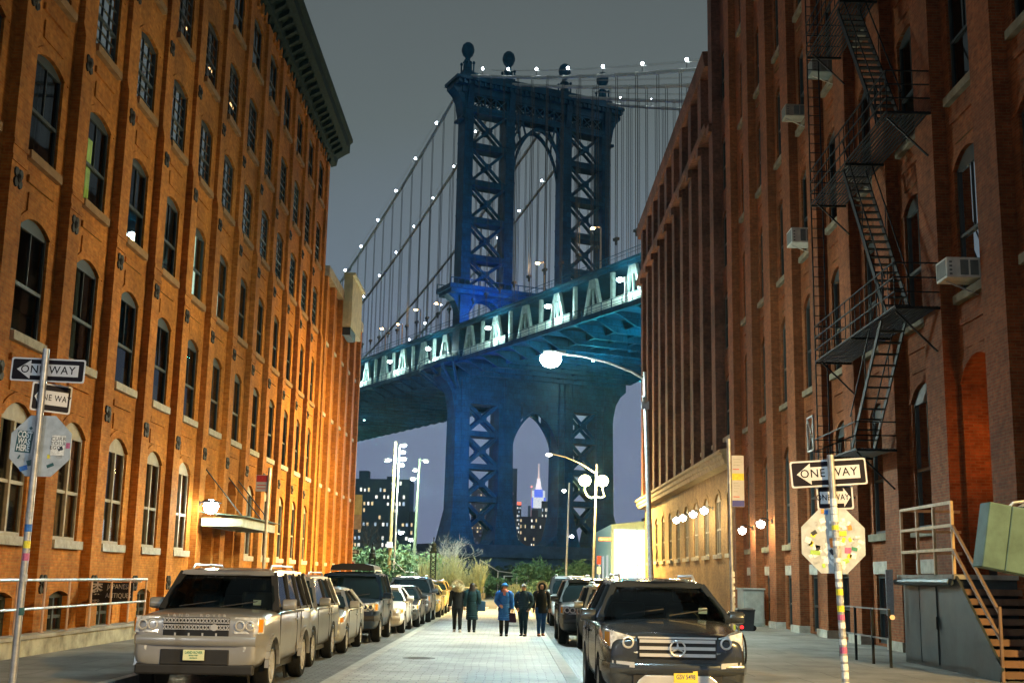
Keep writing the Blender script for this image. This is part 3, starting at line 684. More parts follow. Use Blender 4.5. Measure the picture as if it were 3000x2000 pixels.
# ---- deck
ZT = [(-260, 32.5), (-100, 36.8), (-67, 37.5), (-30, 38.2), (0, 39.0), (30, 40.0), (46, 40.5), (83, 41.3), (156, 42.5), (300, 44), (450, 44.3)]
def zd(s):
    for (a, za), (b, zb_) in zip(ZT, ZT[1:]):
        if s <= b: return za+(zb_-za)*(s-a)/(b-a)
    return 44.3
SP = 5.5; K0, K1 = -24, 44
dk = MB()
ring = []
for k in range(K0, K1+1):
    s = k*SP; z = zd(s); ring.append([W(-4, s, z), W(-4, s, z-.75), W(-3.6, s, z-.8), W(-3.6, s, z-.35), W(32.6, s, z-.35), W(32.6, s, z-.8), W(33, s, z-.75), W(33, s, z)])
dk.loft(ring)
deck = dk.build('deck', M_under, br_)
m = MB()
for k in range(K0, K1+1):
    s = k*SP; z = zd(s)
    for ds in (0,): m.add([W(u, s+ds+q_, zz) for q_ in (-.18, .18) for u, zz in ((-3.6, z-.8), (-3.0, z-.8), (0, z-2.3), (29, z-2.3), (32, z-.8), (32.6, z-.8), (32.6, z-.4), (-3.6, z-.4))], [tuple(range(8)), tuple(range(8, 16))[::-1]]+[(i, (i+1) % 8, (i+1) % 8+8, i+8) for i in range(8)])
m.build('floor_beam', M_under, br_)['kind'] = 'stuff'
m = MB()
for u in (1.5, 5.2, 8.6, 12, 17, 20.6, 24, 27.5):
    pts = [W(u, k*SP, zd(k*SP)-1.2) for k in range(K0, K1+1, 3)]
    for p_, q_ in zip(pts, pts[1:]): m.bar(p_, q_, .3, .9)
m.build('stringer', M_under, br_)['kind'] = 'stuff'
def along(m, u, dz, w_, h, k0=K0, k1=K1, st=2):
    ks = list(range(k0, k1, st))+[k1]
    pts = [W(u, k*SP, zd(k*SP)+dz) for k in ks]
    for p_, q_ in zip(pts, pts[1:]): m.bar(p_, q_, w_, h)
m = MB(); along(m, -3.95, 1.1, .09, .09); along(m, -3.95, .6, .05, .05); along(m, -3.95, .2, .06, .06)
for k in range(K0*2, K1*2): 
    s = k*SP/2; 
    if s < 170: z = zd(s); m.bar(W(-3.95, s, z), W(-3.95, s, z+1.12), .11)
m.build('walkway_railing', M_blue, br_)
for nm, u, kk in (('near', -.5, 1), ('far', 29.7, 0)):
    m = MB(); along(m, u, 6.7, .8, .7); along(m, u, .5, .6, .5); m.build('truss_chord', M_blue, br_); m = MB()
    for k in range(K0, K1):
        s0, s1 = k*SP, (k+1)*SP; z0, z1 = zd(s0), zd(s1)
        if k % 2:
            for sg_ in (-1, 1): m.bar(W(u, s0+sg_*2.5, z0+.6), W(u, s0+sg_*.55, z0+6.3), .6, .5, up=BT)
            m.bar(W(u, s0, z0+5.0), W(u, s0, z0+6.4), 1.5, .4, up=BT); m.bar(W(u, s0, z0+.6), W(u, s0, z0+6.3), .22, .3, up=BT)
        else: m.bar(W(u, s0, z0+.6), W(u, s0, z0+6.3), .6, .5, up=BT)
    m.build('side_truss', M_truss, br_)
    if kk:
        for k in range(-16, 20):
            m = MB()
            if k % 4 == 3: continue
            s0, s1 = k*SP+.1, (k+1)*SP-.1; z0, z1 = zd(s0), zd(s1)
            m.add([W(u-.9, s0, z0+.9), W(u-.9, s1, z1+.9), W(u-.9, s1, z1+2.3), W(u-.9, s0, z0+2.3), W(u-.75, s0, z0+.9), W(u-.75, s1, z1+.9), W(u-.75, s1, z1+2.3), W(u-.75, s0, z0+2.3)], [(0,1,2,3),(7,6,5,4),(0,4,5,1),(1,5,6,2),(2,6,7,3),(3,7,4,0)])
            m.build('guard_panel', M_panel, br_)
m = MB(); ring = []
for k in range(K0, K1+1):
    s = k*SP; z = zd(s)+7.1; ring.append([W(-1.6, s, z), W(-1.6, s, z-.25), W(30.8, s, z-.25), W(30.8, s, z)])
m.loft(ring); along(m, -1.55, 8.2, .07, .07); along(m, -1.55, 7.7, .05, .05)
for k in range(K0, K1): m.bar(W(-1.55, k*SP, zd(k*SP)+7.1), W(-1.55, k*SP, zd(k*SP)+8.25), .07)
m.build('upper_roadway', M_blue, br_)
# widened platform round the near tower leg
m = MB(); z = zd(0)
pl = [(-3.9, -9), (-5.2, -6.5), (-5.6, -3), (-5.6, 3), (-5.2, 6.5), (-3.9, 9)]
m.add([W(u, s, zz+(.042*0)) for zz in (z-.7, z+.06) for u, s in pl], [tuple(range(6)), tuple(range(6, 12))[::-1]]+[(i, (i+1) % 6, (i+1) % 6+6, i+6) for i in range(6)])
for (a, b), (c_, d) in zip(pl, pl[1:]):
    m.bar(W(a, b, z+1.1), W(c_, d, z+1.1), .08); m.bar(W(a, b, z+.6), W(c_, d, z+.6), .05); m.bar(W(a, b, z), W(a, b, z+1.1), .1)
    m.bar(W((a+c_)/2, (b+d)/2, z-.7), W(-1.4, (b+d)/2*.4, z-4.5), .35, .5)
m.build('tower_platform', M_blue, br_)
for sg, u0 in ((-1, -1.25), (1, 30.7)):  # haunch brackets carrying the deck at the legs
    m = MB(); prof = [(0, 28.5), (.25, 31.5), (.8, 34), (1.8, 35.6), (3.0, 36.6), (3.0, 38.1), (0, 38.1)]
    m.add([W(u0+sg*a, s, zz) for s in (-1.7, 1.7) for a, zz in prof], [tuple(range(7)), tuple(range(7, 14))[::-1]]+[(i, (i+1) % 7, (i+1) % 7+7, i+7) for i in range(7)])
    m.build('bracket', M_blue, tower)
# ---- cables and suspenders
def zc(s): return 94.3-.40*s+.00089*s*s if s >= 0 else 94.3+.405*s+.0005*s*s
NECK = emit('cable_lamp_white', (.8, .88, 1), 55)
hang_far = MB(); nh = 0
for ci, u in enumerate(CU):
    m = MB(); pts = [W(u, s, zc(s)) for s in [k*SP for k in range(-22, 0)]+[-1.2]] ; m.tube(pts, .27, 8)
    pts = [W(u, s, zc(s)) for s in [1.2]+[k*SP for k in range(1, 62)]]; m.tube(pts, .27, 8)
    for k in range(-20, 50):
        if k: s = k*SP; a_ = W(u, s-.2, zc(s-.2)); b_ = W(u, s+.2, zc(s+.2)); m.tube([a_, b_], .36, 8)
    for off in (-.35, .35):
        m.tube([W(u+off, k*SP*2, zc(k*SP*2)+1.2) for k in range(-9, -0)], .025, 4); m.tube([W(u+off, k*SP*2, zc(k*SP*2)+1.2) for k in range(1, 12)], .025, 4)
    cable = m.build('main_cable', M_cable, br_, sm=50)
    for k in list(range(-24, 0))+list(range(1, 60)):
        s = k*SP; z1 = zc(s); z0 = zd(s)+6.8
        if z1-z0 < .6: continue
        own = (ci == 0 and k < 34) or (ci == 3 and -12 < k < 0) or (ci == 1 and 0 < k < 28)
        mm = MB() if own else hang_far
        for dv in (-.27, .27):
            mm.tube([W(u, s+dv, z0), W(u, s+dv, z1)], .045, 4, cap=False)
        if z1-z0 > 6: ubox(mm, u-.25, u+.25, s-.5, s+.5, z0+4.2, z0+4.6); ubox(mm, u-.12, u+.12, s-.2, s+.2, z0+3.6, z0+4.2)
        if own: mm.build('suspender', M_hang, br_); nh += 1
    if ci in (0, 3):
        for k in range(-7, 14):
            s = k*11+4
            p_ = W(u, s, zc(s)+1.45)
            lm = MB().tube([W(u, s, zc(s)+.2), p_], .05, 5).build('cable_lamp_post', M_hang, br_)
            MB().lathe([(.04, -.24), (.16, -.16), (.21, .04), (.15, .2), (.04, .26)], tuple(p_), 8).build('bulb', NECK, lm)
    elif ci == 1:
        for k in range(1, 12):
            s = k*11+4; p_ = W(u, s, zc(s)+1.2)
            lm = MB().tube([W(u, s, zc(s)+.2), p_], .05, 5).build('cable_lamp_post', M_hang, br_)
            MB().lathe([(.05, -.2), (.17, 0), (.05, .2)], tuple(p_), 8).build('bulb', NECK, lm)
hang_far.build('far_suspender', M_hang, br_)['kind'] = 'stuff'
# ---- bridge lamps
COOL = emit('walkway_lamp_glow', (.75, .95, 1), 160); WARM = emit('roadway_lamp_glow', (1, .55, .2), 90)
M_lpost = pbr('pale_lamp_post', (.8, .8, .76), .5, 0)
M_opost = pbr('roadway_post', (.5, .42, .32), .5, .2)
def plight(name, loc, P_, col, r_=.25, spot=None, aim=(0, 0, -1)):
    d = bpy.data.lights.new(name, 'SPOT' if spot else 'POINT'); d.energy = P_; d.color = col; d.shadow_soft_size = r_
    o = bpy.data.objects.new(name, d); COL.objects.link(o); o.location = loc
    if spot: d.spot_size = R(spot[0]); d.spot_blend = spot[1]; o.rotation_euler = Vector(aim).to_track_quat('-Z', 'Y').to_euler()
    return o
for s in (92, 70, 48.5, 27, 6.5, -20, -41.5, -62.5, -84):
    z = zd(s); m = MB(); m.bar(W(-2.9, s, z), W(-2.9, s, z+3.9), .36); m.bar(W(-2.9, s-.1, z+3.8), W(-2.9, s+1.4, z+4.0), .26)
    lp = m.build('walkway_lamp_post', M_lpost, br_)
    c_ = W(-2.9, s+1.6, z+3.85); MB().lathe([(.05, -.3), (.4, -.16), (.46, .06), (.16, .28)], tuple(c_), 10).build('bulb', COOL, lp)
    if s < 80: plight('walkway_lamp_light', tuple(W(-3.1, s+1.6, z+3.3)), 1900, (.6, 1, .95), .3)
for s, u, h, on in ((-48, 1.5, 7.6, 1), (-30, 1.5, 6, 1), (-10, 28, 7.5, 0), (-22, 28, 7.5, 0), (13, 1.5, 6.5, 0), (24, 1.5, 7, 1), (34, 1.5, 5.5, 0), (44, 1.5, 6, 0), (-70, 1.5, 7.6, 1)):
    z = zd(s)+7.1; m = MB(); m.tube([W(u, s, z), W(u, s, z+h), W(u, s+.4, z+h+.3), W(u-.3, s+1.6, z+h+.45)], [.16, .12, .09, .07], 7)
    lp = m.build('roadway_lamp_post', M_opost, br_)
    c_ = W(u-.3, s+1.9, z+h+.4); MB().lathe([(.08, -.16), (.3, -.08), (.3, .04), (.1, .14)], tuple(c_), 10).build('bulb', WARM, lp)
    if on: plight('roadway_lamp_light', tuple(W(u-.3, s+1.9, z+h-.1)), 1100, (1, .55, .22), .3)

for s_, u_ in ((-62, 4), (-38, 6), (75, 8)):  # lamps added beneath the deck to go with its teal light
    z = zd(s_); m = MB(); m.bar(W(u_, s_, z-1), W(u_, s_, z-3.2), .1); lp = m.build('added_deck_lamp', M_blue, br_); c_ = W(u_, s_, z-3.4)
    MB().lathe([(.05, -.15), (.22, -.08), (.26, .04), (.1, .15)], tuple(c_), 8).build('bulb', emit('added_deck_glow', (.6, 1, .9), 8), lp)
# ================================================================ street furniture
M_signblack = pbr('sign_black', (.012, .01, .016), .5, 0, .1, var=.2)
M_refl = pbr('sign_white', (.55, .55, .6), .35, var=.1)
M_alu = pbr('sign_back_aluminium', (.46, .5, .54), .45, .2, var=.25, scale=7)
def oneway(root, c, w_, h, yaw=0, tilt=0, right=False, word=True, fs=.14):
    c = Vector(c); M = Matrix.Translation(c) @ Matrix.Rotation(yaw, 4, 'Z') @ Matrix.Rotation(-tilt, 4, 'Y')
    org = ORG[root.name]; sg = 1 if right else -1
    def T_(pts, y): return [tuple(M @ Vector((u, y, v))) for u, v in pts]
    def plate(mb, pts, y0, y1):
        a = T_(pts, y0); b = T_(pts, y1); n = len(pts)
        return mb.add(a+b, [tuple(range(n)), tuple(range(n, 2*n))[::-1]]+[(i, (i+1) % n, (i+1) % n+n, i+n) for i in range(n)])
    def rr(w2, h2, r_):
        o = []
        for cx, cz, a0 in ((w2-r_, h2-r_, 0), (-w2+r_, h2-r_, 90), (-w2+r_, -h2+r_, 180), (w2-r_, -h2+r_, 270)):
            for k in range(4): a_ = R(a0+k*30); o.append((cx+r_*cos(a_), cz+r_*sin(a_)))
        return o
    bd = plate(MB(), rr(w_/2, h/2, .025), 0, .004).build('sign_plate', M_refl, root)
    plate(MB(), rr(w_/2-.02, h/2-.02, .02), -.0015, .001).build('black_field', M_signblack, bd)
    hw, hh = w_/2*.84, h/2
    ar = [(sg*hw, 0), (sg*hw*.56, hh*.8), (sg*hw*.56, hh*.5), (-sg*hw*.98, hh*.5), (-sg*hw*.98, -hh*.5), (sg*hw*.56, -hh*.5), (sg*hw*.56, -hh*.8)]
    plate(MB(), ar, -.003, -.0012).build('arrow', M_refl, bd)
    txt = 'ONE WAY' if w_ > .7 else 'ONE WAY'
    me = text_mesh(txt, fs, M_signblack, Matrix.Translation((0, 0, 0)), .0005, sx=(.98 if w_ > .7 else .78), bold=.001, sp=1.12)
    me.transform(Matrix.Translation(-Vector(org)) @ M @ Matrix.Translation((.0 if w_ > .7 else -sg*.03, -.0036, 0)) @ Matrix.Rotation(pi/2, 4, 'X'))
    o = bpy.data.objects.new('lettering', me); COL.objects.link(o); adopt(o, bd, org)
    return bd
def octagon(root, c, w_, name='sign_back', rot=0):
    mb = MB(); r_ = w_/2/cos(pi/8); pts = [(r_*cos(pi/8+k*pi/4+rot), r_*sin(pi/8+k*pi/4+rot)) for k in range(8)]
    mb.prism(pts, (c[0], c[1], c[2]), (1, 0, 0), (0, 0, 1), (0, 1, 0), .004)
    return mb.build(name, M_alu, root)
def sticker(parent, x, y, z, w_, h, m, rot=0, name='sticker'):
    pts = [(-w_/2, -h/2), (w_/2, -h/2), (w_/2, h/2), (-w_/2, h/2)]
    pts = [(a*cos(rot)-b*sin(rot), a*sin(rot)+b*cos(rot)) for a, b in pts]
    return MB().prism(pts, (x, y, z), (1, 0, 0), (0, 0, 1), (0, -1, 0), .0012).build(name, m, parent)
SC = {n: pbr('sticker_'+n, c, .5, var=.3, scale=30) for n, c in dict(teal=(.02, .09, .1), yellow=(.75, .65, .05), orange=(.8, .25, .05), pink=(.5, .12, .25), green=(.35, .55, .1), blue=(.03, .15, .5), white=(.8, .8, .8), grey=(.4, .42, .45), red=(.6, .04, .04), dgreen=(.05, .25, .15), black=(.03, .03, .04)).items()}
# left corner post
sp_ = thing('street_sign_post', 'galvanised post at left with two one way signs above a whitish stop sign back', 'sign', (-5.92, 15.2, .12))
MB().tube([(-5.92, 15.2, .12), (-5.88, 15.2, 4.48)], .043, 10).build('post', M_steel, sp_, sm=40)
oneway(sp_, (-5.86, 15.26, 4.22), .94, .3, tilt=R(-1.5))
oneway(sp_, (-5.80, 15.3, 3.87), .5, .36, yaw=R(38), tilt=R(-2), fs=.11)
bk = octagon(sp_, (-5.86, 15.25, 3.26), .76)
yb = 15.249
st = sticker(bk, -6.07, yb, 3.31, .2, .27, SC['teal'], R(-5))
for i, tx in enumerate(('COST', 'WAS', 'HERE')): text_part('lettering', tx, .108, SC['white'], st, face_y(-6.065-.008*i, yb-.003, 3.395-.083*i, R(6)), extrude=.0004, sx=.66, bold=.003)
st = sticker(bk, -5.645, yb, 3.27, .18, .26, SC['grey'], R(-2)); sticker(st, -5.645, yb-.0013, 3.27, .17, .25, SC['white'], R(-2))
for i, tx in enumerate(('CURB', 'YOUR', 'EGO')): text_part('lettering', tx, .064, SC['black'], st, face_y(-5.645-(.03 if i == 2 else 0), yb-.0035, 3.35-.055*i, R(2)), extrude=.0004, sx=1, sp=1.15)
sticker(st, -5.60, yb-.003, 3.235, .035, .05, SC['black'], .4); sticker(st, -5.625, yb-.003, 3.215, .025, .03, SC['black'])
for x, z, w_, h, c_, r_ in ((-5.52, 3.27, .05, .07, 'pink', 0), (-5.75, 3.13, .035, .05, 'yellow', 0), (-5.62, 3.13, .08, .05, 'grey', .1), (-5.72, 3.02, .09, .04, 'teal', .4), (-6.02, 3.1, .1, .05, 'grey', .5), (-5.97, 3.05, .09, .07, 'teal', .3), (-6.05, 2.98, .1, .06, 'blue', .3), (-6.0, 3.48, .035, .035, 'teal', .7), (-6.12, 3.12, .02, .05, 'teal', -.5)):
    sticker(bk, x, yb, z, w_, h, SC[c_], r_)
post = kids(sp_)[0]
for z, c_ in ((2.35, 'grey'), (2.2, 'blue'), (2.0, 'yellow'), (1.85, 'pink'), (1.6, 'grey'), (1.2, 'teal')):
    MB().tube([(-5.9, 15.2, z), (-5.9, 15.2, z+.09)], .0445, 10, cap=False).build('sticker', SC[c_], post)
# right corner post
sp2 = thing('street_sign_post', 'sticker covered post at right, its stop sign back plastered with many stickers', 'sign', (3.98, 14.7, .12))
post2 = MB().tube([(3.98, 14.7, .12), (3.86, 14.7, 3.28)], .04, 10).build('post', M_steel, sp2, sm=40)
oneway(sp2, (3.85, 14.76, 3.07), .92, .32, tilt=R(4.4))
oneway(sp2, (3.93, 14.8, 2.78), .44, .29, tilt=R(2.5), right=True, fs=.1)
bk2 = octagon(sp2, (3.88, 14.75, 2.26), .76)
rs = random.Random(11)
for i in range(58):
    a_ = rs.uniform(0, 2*pi); q_ = .33*math.sqrt(rs.random()); c_ = rs.choice(['white']*9+['grey']*5+['yellow', 'green', 'pink', 'black'])
    sticker(bk2, 3.88+q_*cos(a_), 14.749-.0004*(i % 5), 2.26+q_*sin(a_), rs.uniform(.03, .09), rs.uniform(.025, .07), SC[c_], rs.uniform(-.8, .8))
for x, z, w_, h, c_, r_ in ((3.99, 2.35, .1, .06, 'yellow', .05), (4.08, 2.42, .05, .06, 'orange', .2), (3.66, 2.12, .12, .05, 'green', -.1), (4.13, 2.17, .07, .04, 'dgreen', -.2), (3.8, 2.6, .05, .05, 'blue', 0), (3.76, 2.61, .04, .05, 'orange', 0), (3.87, 2.24, .07, .11, 'orange', .1)):
    sticker(bk2, x, 14.7465, z, w_, h, SC[c_], r_)
for i in range(26):
    z = .3+i*.095; c_ = rs.choice(['white', 'white', 'grey', 'grey', 'white', 'grey', 'pink', 'yellow', 'white'])
    x = 3.98-.12*(z-.12)/3.16
    MB().tube([(x, 14.7, z), (x-.003, 14.7, z+rs.uniform(.05, .09))], .0415, 10, cap=False).build('sticker', SC[c_], post2)
# kerbside posts with parking signs
sp3 = thing('parking_sign_post', 'post with a tall white, yellow and blue parking sign behind the front right suv', 'sign', (4.2, 23.3, .12))
p3 = MB().tube([(4.22, 23.3, .12), (4.18, 23.3, 4.45)], .04, 10).build('post', M_steel, sp3, sm=40)
for i in range(14):
    z = .3+i*.12; MB().tube([(4.22, 23.3, z), (4.219, 23.3, z+rs.uniform(.05, .1))], .0415, 10, cap=False).build('sticker', SC[rs.choice(['white', 'white', 'grey', 'red', 'green', 'white'])], p3)
pl = MB().box(4.23, 23.28, 3.16, 4.46, 23.284, 4.13).build('sign_plate', M_refl, sp3)
MB().box(4.232, 23.2785, 3.66, 4.458, 23.279, 3.79).build('yellow_band', SC['yellow'], pl)
MB().box(4.232, 23.2785, 3.165, 4.458, 23.279, 3.28).build('blue_band', pbr('sign_blue', (.04, .05, .35), .5), pl)
m = MB()
for z, a, b in ((4.05, .03, .17), (4.0, .05, .2), (3.94, .03, .16), (3.6, .03, .12), (3.55, .04, .15), (3.5, .04, .13), (3.44, .03, .1)): m.box(4.23+a, 23.2785, z, 4.23+b, 23.279, z+.012)
m.build('print_line', SC['grey'], pl)
MB().box(4.25, 23.2785, 3.86, 4.37, 23.279, 3.875).box(4.25, 23.2785, 3.34, 4.37, 23.279, 3.355).build('red_arrow', SC['red'], pl)
sp4 = thing('parking_sign_post', 'post with a small red and white parking sign beside the left canopy', 'sign', (-5.9, 30, .12))
MB().tube([(-5.9, 30, .12), (-5.87, 30, 4.3)], .04, 8).build('post', M_steel, sp4, sm=40)
pl = MB().box(-6.2, 30.04, 3.72, -5.92, 30.045, 4.12).build('sign_plate', M_refl, sp4)
MB().box(-6.19, 30.038, 3.95, -5.93, 30.0395, 4.11).box(-6.17, 30.038, 3.78, -5.95, 30.0395, 3.8).box(-6.17, 30.038, 3.86, -5.95, 30.0395, 3.88).build('red_print', SC['red'], pl)
# ---- cobra head street lamp (main light of the street)
LAMP = emit('street_lamp_glow', (.82, 1, .97), 90)
sl = thing('street_lamp', 'tall grey street lamp whose long arm reaches over the road with a dazzling white head', 'street lamp', (4.66, 40, .12))
MB().tube([(4.66, 40, .12), (4.66, 40, .9), (4.64, 40, 1.0), (4.42, 40, 8.55)], [.14, .14, .1, .065], 10).build('pole', M_steel, sl, sm=40)
MB().tube([(4.43, 40, 8.3), (4.0, 40, 8.55), (3.2, 40, 8.85), (2.3, 40, 9.05), (1.75, 40, 9.1)], [.05, .045, .04, .035, .035], 8).build('arm', M_steel, sl, sm=40)
hd = MB().loft([[(1.8-.75*t_, 40+w_*a, 9.12+b) for a, b in ((-1, -.02), (-.8, .07), (0, .11), (.8, .07), (1, -.02), (.7, -.05), (-.7, -.05))] for t_, w_ in ((0, .05), (.25, .12), (.6, .17), (.9, .13), (1, .05))]).build('lamp_head', M_steel, sl, sm=50)
MB().lathe([(.04, -.46), (.24, -.4), (.36, -.22), (.34, -.06), (.2, .0)], (1.3, 40, 9.1), 14).build('bulb', LAMP, hd)  # bulb oversized, so its disc stands in for the lamp's glare
MB().box(4.3, 39.85, 7.3, 4.55, 39.95, 7.55).tube([(4.42, 39.9, 7.5), (4.35, 39.7, 7.7)], .06, 6).build('bracket_box', M_steel, sl)
plight('street_lamp_light', (1.3, 40, 8.5), P_COBRA, (.62, .95, 1), .14, spot=(168, .35))
plight('street_lamp_spill', (1.3, 40, 8.5), P_SPILL, (.95, 1, .8), .2, spot=(179, .75))
plight('street_lamp_glow_light', (1.3, 40, 8.5), P_GLOW, (.75, 1, .93), .36)
# ---- left area way wall, railing, shop sign
wl2 = thing('area_wall', 'low stained concrete wall in front of the left warehouse basement', 'wall', (-9.25, 24, .1))
MB().box(-9.4, 13, .05, -9.12, 32.0, .44).build('wall_body', M_concS, wl2, bevel=.02)
MB().box(-9.45, 13, .44, -9.08, 32.05, .51).build('coping', M_conc, wl2)
rl = thing('pipe_railing', 'two bar pipe railing standing on the low concrete wall at left', 'railing', (-9.27, 24, .51))
M_rail = pbr('railing_paint', (.62, .6, .6), .35, .6, var=.3, scale=12)
m = MB(); m.tube([(-9.27, 13, 1.53), (-9.27, 32.05, 1.55)], .03, 8); m.tube([(-9.27, 13, .98), (-9.27, 32.0, 1.0)], .026, 8); m.build('rail_bar', M_rail, rl, sm=40)
for i in range(14):
    y = 32.03-1.4*i; m = MB(); m.tube([(-9.27, y, .5), (-9.27, y, 1.53)], .026, 8); m.lathe([(.06, .5), (.06, .525)], (-9.27, y, 0), 8); m.build('post', pbr('railing_post', (.6, .42, .34), .4, .4, var=.3), rl, sm=40)
ss = thing('shop_sign', 'black hanging sign reading JAPANESE ANTIQUES behind the left railing', 'sign', (-10.1, 31.7, 1.0))
pl = MB().box(-10.68, 31.68, .95, -9.5, 31.72, 1.46).build('board', pbr('sign_board_black', (.01, .01, .012), .4), ss)
text_part('lettering', 'JAPANESE', .17, M_refl, pl, face_y(-9.86, 31.675, 1.35), extrude=.001, sx=.8)
text_part('lettering', 'ANTIQUES', .17, M_refl, pl, face_y(-9.86, 31.675, 1.13), extrude=.001, sx=.8)
text_part('lettering', '漆', .36, M_refl, pl, face_y(-10.44, 31.675, 1.26), extrude=.001, bold=.006)
text_part('lettering', 'SHIPO', .08, M_refl, pl, face_y(-10.44, 31.675, 1.0), extrude=.001)
m = MB(); m.bar((-10.7, 31.7, 1.49), (-9.3, 31.7, 1.49), .03); m.build('hanging_bar', M_rail, ss)
# ---- canopy and wall lamp on the left
M_cgl = pbr('canopy_glass_green', (.16, .24, .17), .25, .1, var=.3)
M_cst = pbr('canopy_paint', (.42, .45, .36), .5, .1, var=.25)
cn = thing('entrance_canopy', 'flat steel and glass canopy hung by rods over the left warehouse doors', 'canopy', (-10, 44.7, 3.3))
m = MB(); m.box(-10.45, 42.0, 3.3, -9.05, 42.1, 3.58).box(-10.45, 47.8, 3.3, -9.05, 47.9, 3.58).box(-9.12, 42.1, 3.3, -9.05, 47.8, 3.58).box(-10.45, 42.1, 3.3, -10.38, 47.8, 3.58)
for y in (43.2, 44.4, 45.6, 46.8): m.box(-10.38, y, 3.34, -9.12, y+.06, 3.54)
m.build('frame', M_cst, cn)
m = MB(); m.add([(-10.48, 41.8, 3.75), (-8.85, 41.8, 3.62), (-8.85, 48.1, 3.62), (-10.48, 48.1, 3.75), (-10.48, 41.8, 3.78), (-8.85, 41.8, 3.65), (-8.85, 48.1, 3.65), (-10.48, 48.1, 3.78)], [(0,3,2,1),(4,5,6,7),(0,1,5,4),(1,2,6,5),(2,3,7,6),(3,0,4,7)]); m.build('glass_roof', M_cgl, cn)
for y in (42.4, 45.9, 47.6): MB().tube([(-10.5, y, 5.25), (-9.15, y, 3.66)], .022, 6).build('rod', M_frame, cn)
M_globe = emit('opal_globe', (1, .97, .88), 30); M_globeW = emit('opal_globe_left', (1, 1, .95), 60)
def wall_lamp(x, y, z, nx, r_, mat, label, P_, col, cat='wall lamp', group=None):
    o = thing('wall_lamp', label, cat, (x, y, z), group)
    m = MB(); m.lathe([(.09, 0), (.09, .03)], (x+nx*.02, y, z+.1), 8, 'x'); m.tube([(x+nx*.03, y, z+.1), (x+nx*.25, y, z+.22), (x+nx*.42, y, z+.2), (x+nx*.42, y, z+.1)], .02, 6)
    m.lathe([(r_*.5, r_*.75), (r_*1.35, r_*.5), (r_*1.4, r_*.42)], (x+nx*.42, y, z), 12); m.build('bracket', M_iron, o)
    MB().lathe([(.02, -r_), (r_*.7, -r_*.72), (r_, 0), (r_*.75, r_*.6), (r_*.3, r_*.8)], (x+nx*.42, y, z), 14).build('globe', mat, o, sm=60)
    plight('wall_lamp_light', (x+nx*.42, y, z-.05), P_, col, r_+.02)
    return o
wall_lamp(-10.5, 41.7, 3.95, 1, .26, M_globeW, 'blazing white globe lamp at the near end of the left canopy', 1500, (1, .95, .6))
for y, l in ((69.3, 'farthest'), (66.7, 'third'), (63.0, 'second'), (59.4, 'nearest')):
    wall_lamp(9.85, y, 5.15, -1, .2, M_globe, 'white globe wall lamp on the brown brick base, %s of the four in the row' % l, 700, (1, .8, .38), group='globe lamps on the brown warehouse base')
wall_lamp(9.95, 50.3, 3.85, -1, .17, M_globe, 'globe lamp on the red brick loft, left of the pair by its far door', 500, (1, .75, .32), group='globe lamps by the red loft door')
wall_lamp(9.95, 46.6, 3.95, -1, .17, M_globe, 'globe lamp on the red brick loft, right of the pair by its far door', 500, (1, .75, .32), group='globe lamps by the red loft door')
# entrance lamp right
el = thing('wall_lamp', 'small amber lamp inside the dark entrance recess on the right', 'wall lamp', (10.35, baysR[ENT]-.8, 5.15))
MB().box(10.4, baysR[ENT]-1.04, 5.2, 10.6, baysR[ENT]-.8, 5.28).build('bracket', M_iron, el)
MB().lathe([(.03, -.08), (.1, -.02), (.1, .05), (.04, .08)], (10.5, baysR[ENT]-.85, 5.12), 10).build('bulb', emit('amber_bulb', (1, .55, .12), 14), el)
plight('entrance_light', (10.75, baysR[ENT]-.3, 4.9), 45, (1, .35, .06), .1)
# ---- stoop on the right
sto = thing('stoop', 'dark metal sided stoop with brown steps up to the right entrance', 'stairs', (9.4, 25, .12))
M_stoop = pbr('dark_teal_metal', (.045, .06, .065), .5, .3, var=.35, scale=2, bump=.1)
M_step = pbr('step_brown', (.16, .085, .05), .7, var=.35, scale=3)
m = MB(); m.box(8.78, 24.35, .1, 10.29, 27.6, 1.9); m.build('landing_base', M_stoop, sto)
MB().box(8.68, 24.25, 1.9, 10.29, 27.7, 1.99).build('landing_top', M_conc, sto)
MB().tube([(8.66, 24.3, 1.84), (8.66, 27.7, 1.84)], .07, 8).build('roll_trim', M_stoop, sto)
m = MB(); m.prism([(24.34, .1), (22.3, .1), (22.2, .35), (24.3, 2.0)], (8.74, 0, 0), (0, 1, 0), (0, 0, 1), (1, 0, 0), .05).build('side_stringer', M_stoop, sto)
for i in range(10):
    z = 1.9-.18*(i+1)+.0; y = 24.34-.21*(i+1)
    MB().box(8.8, y, max(.1, z-.12), 10.9, y+.24, z).build('step', M_step, sto)
dd = MB().box(8.775, 25.45, .2, 8.755, 26.45, 1.75).build('cellar_door', M_stoop, sto); MB().box(8.76, 25.4, .9, 8.72, 25.43, 1.15).build('handle', M_black, dd)
MB().box(8.775, 26.5, .2, 8.755, 27.4, 1.75).build('cellar_door', M_stoop, sto)
M_hr = pbr('ochre_handrail', (.55, .36, .18), .5, var=.25, scale=6)
hr = thing('stoop_railing', 'ochre painted handrail around the landing and down the steps of the right stoop', 'railing', (8.8, 25, 1.99))
m = MB()
for z in (3.4, 2.95, 2.48): m.bar((8.78, 24.4, z), (8.78, 27.55, z), .05, .06); m.bar((8.78, 27.55, z), (10.1, 27.55, z), .05, .06)
for y in (24.4, 25.45, 26.5, 27.55): m.bar((8.78, y, 1.98), (8.78, y, 3.42), .055)
m.bar((9.5, 27.55, 1.98), (9.5, 27.55, 3.42), .055); m.build('landing_rail', M_hr, hr)
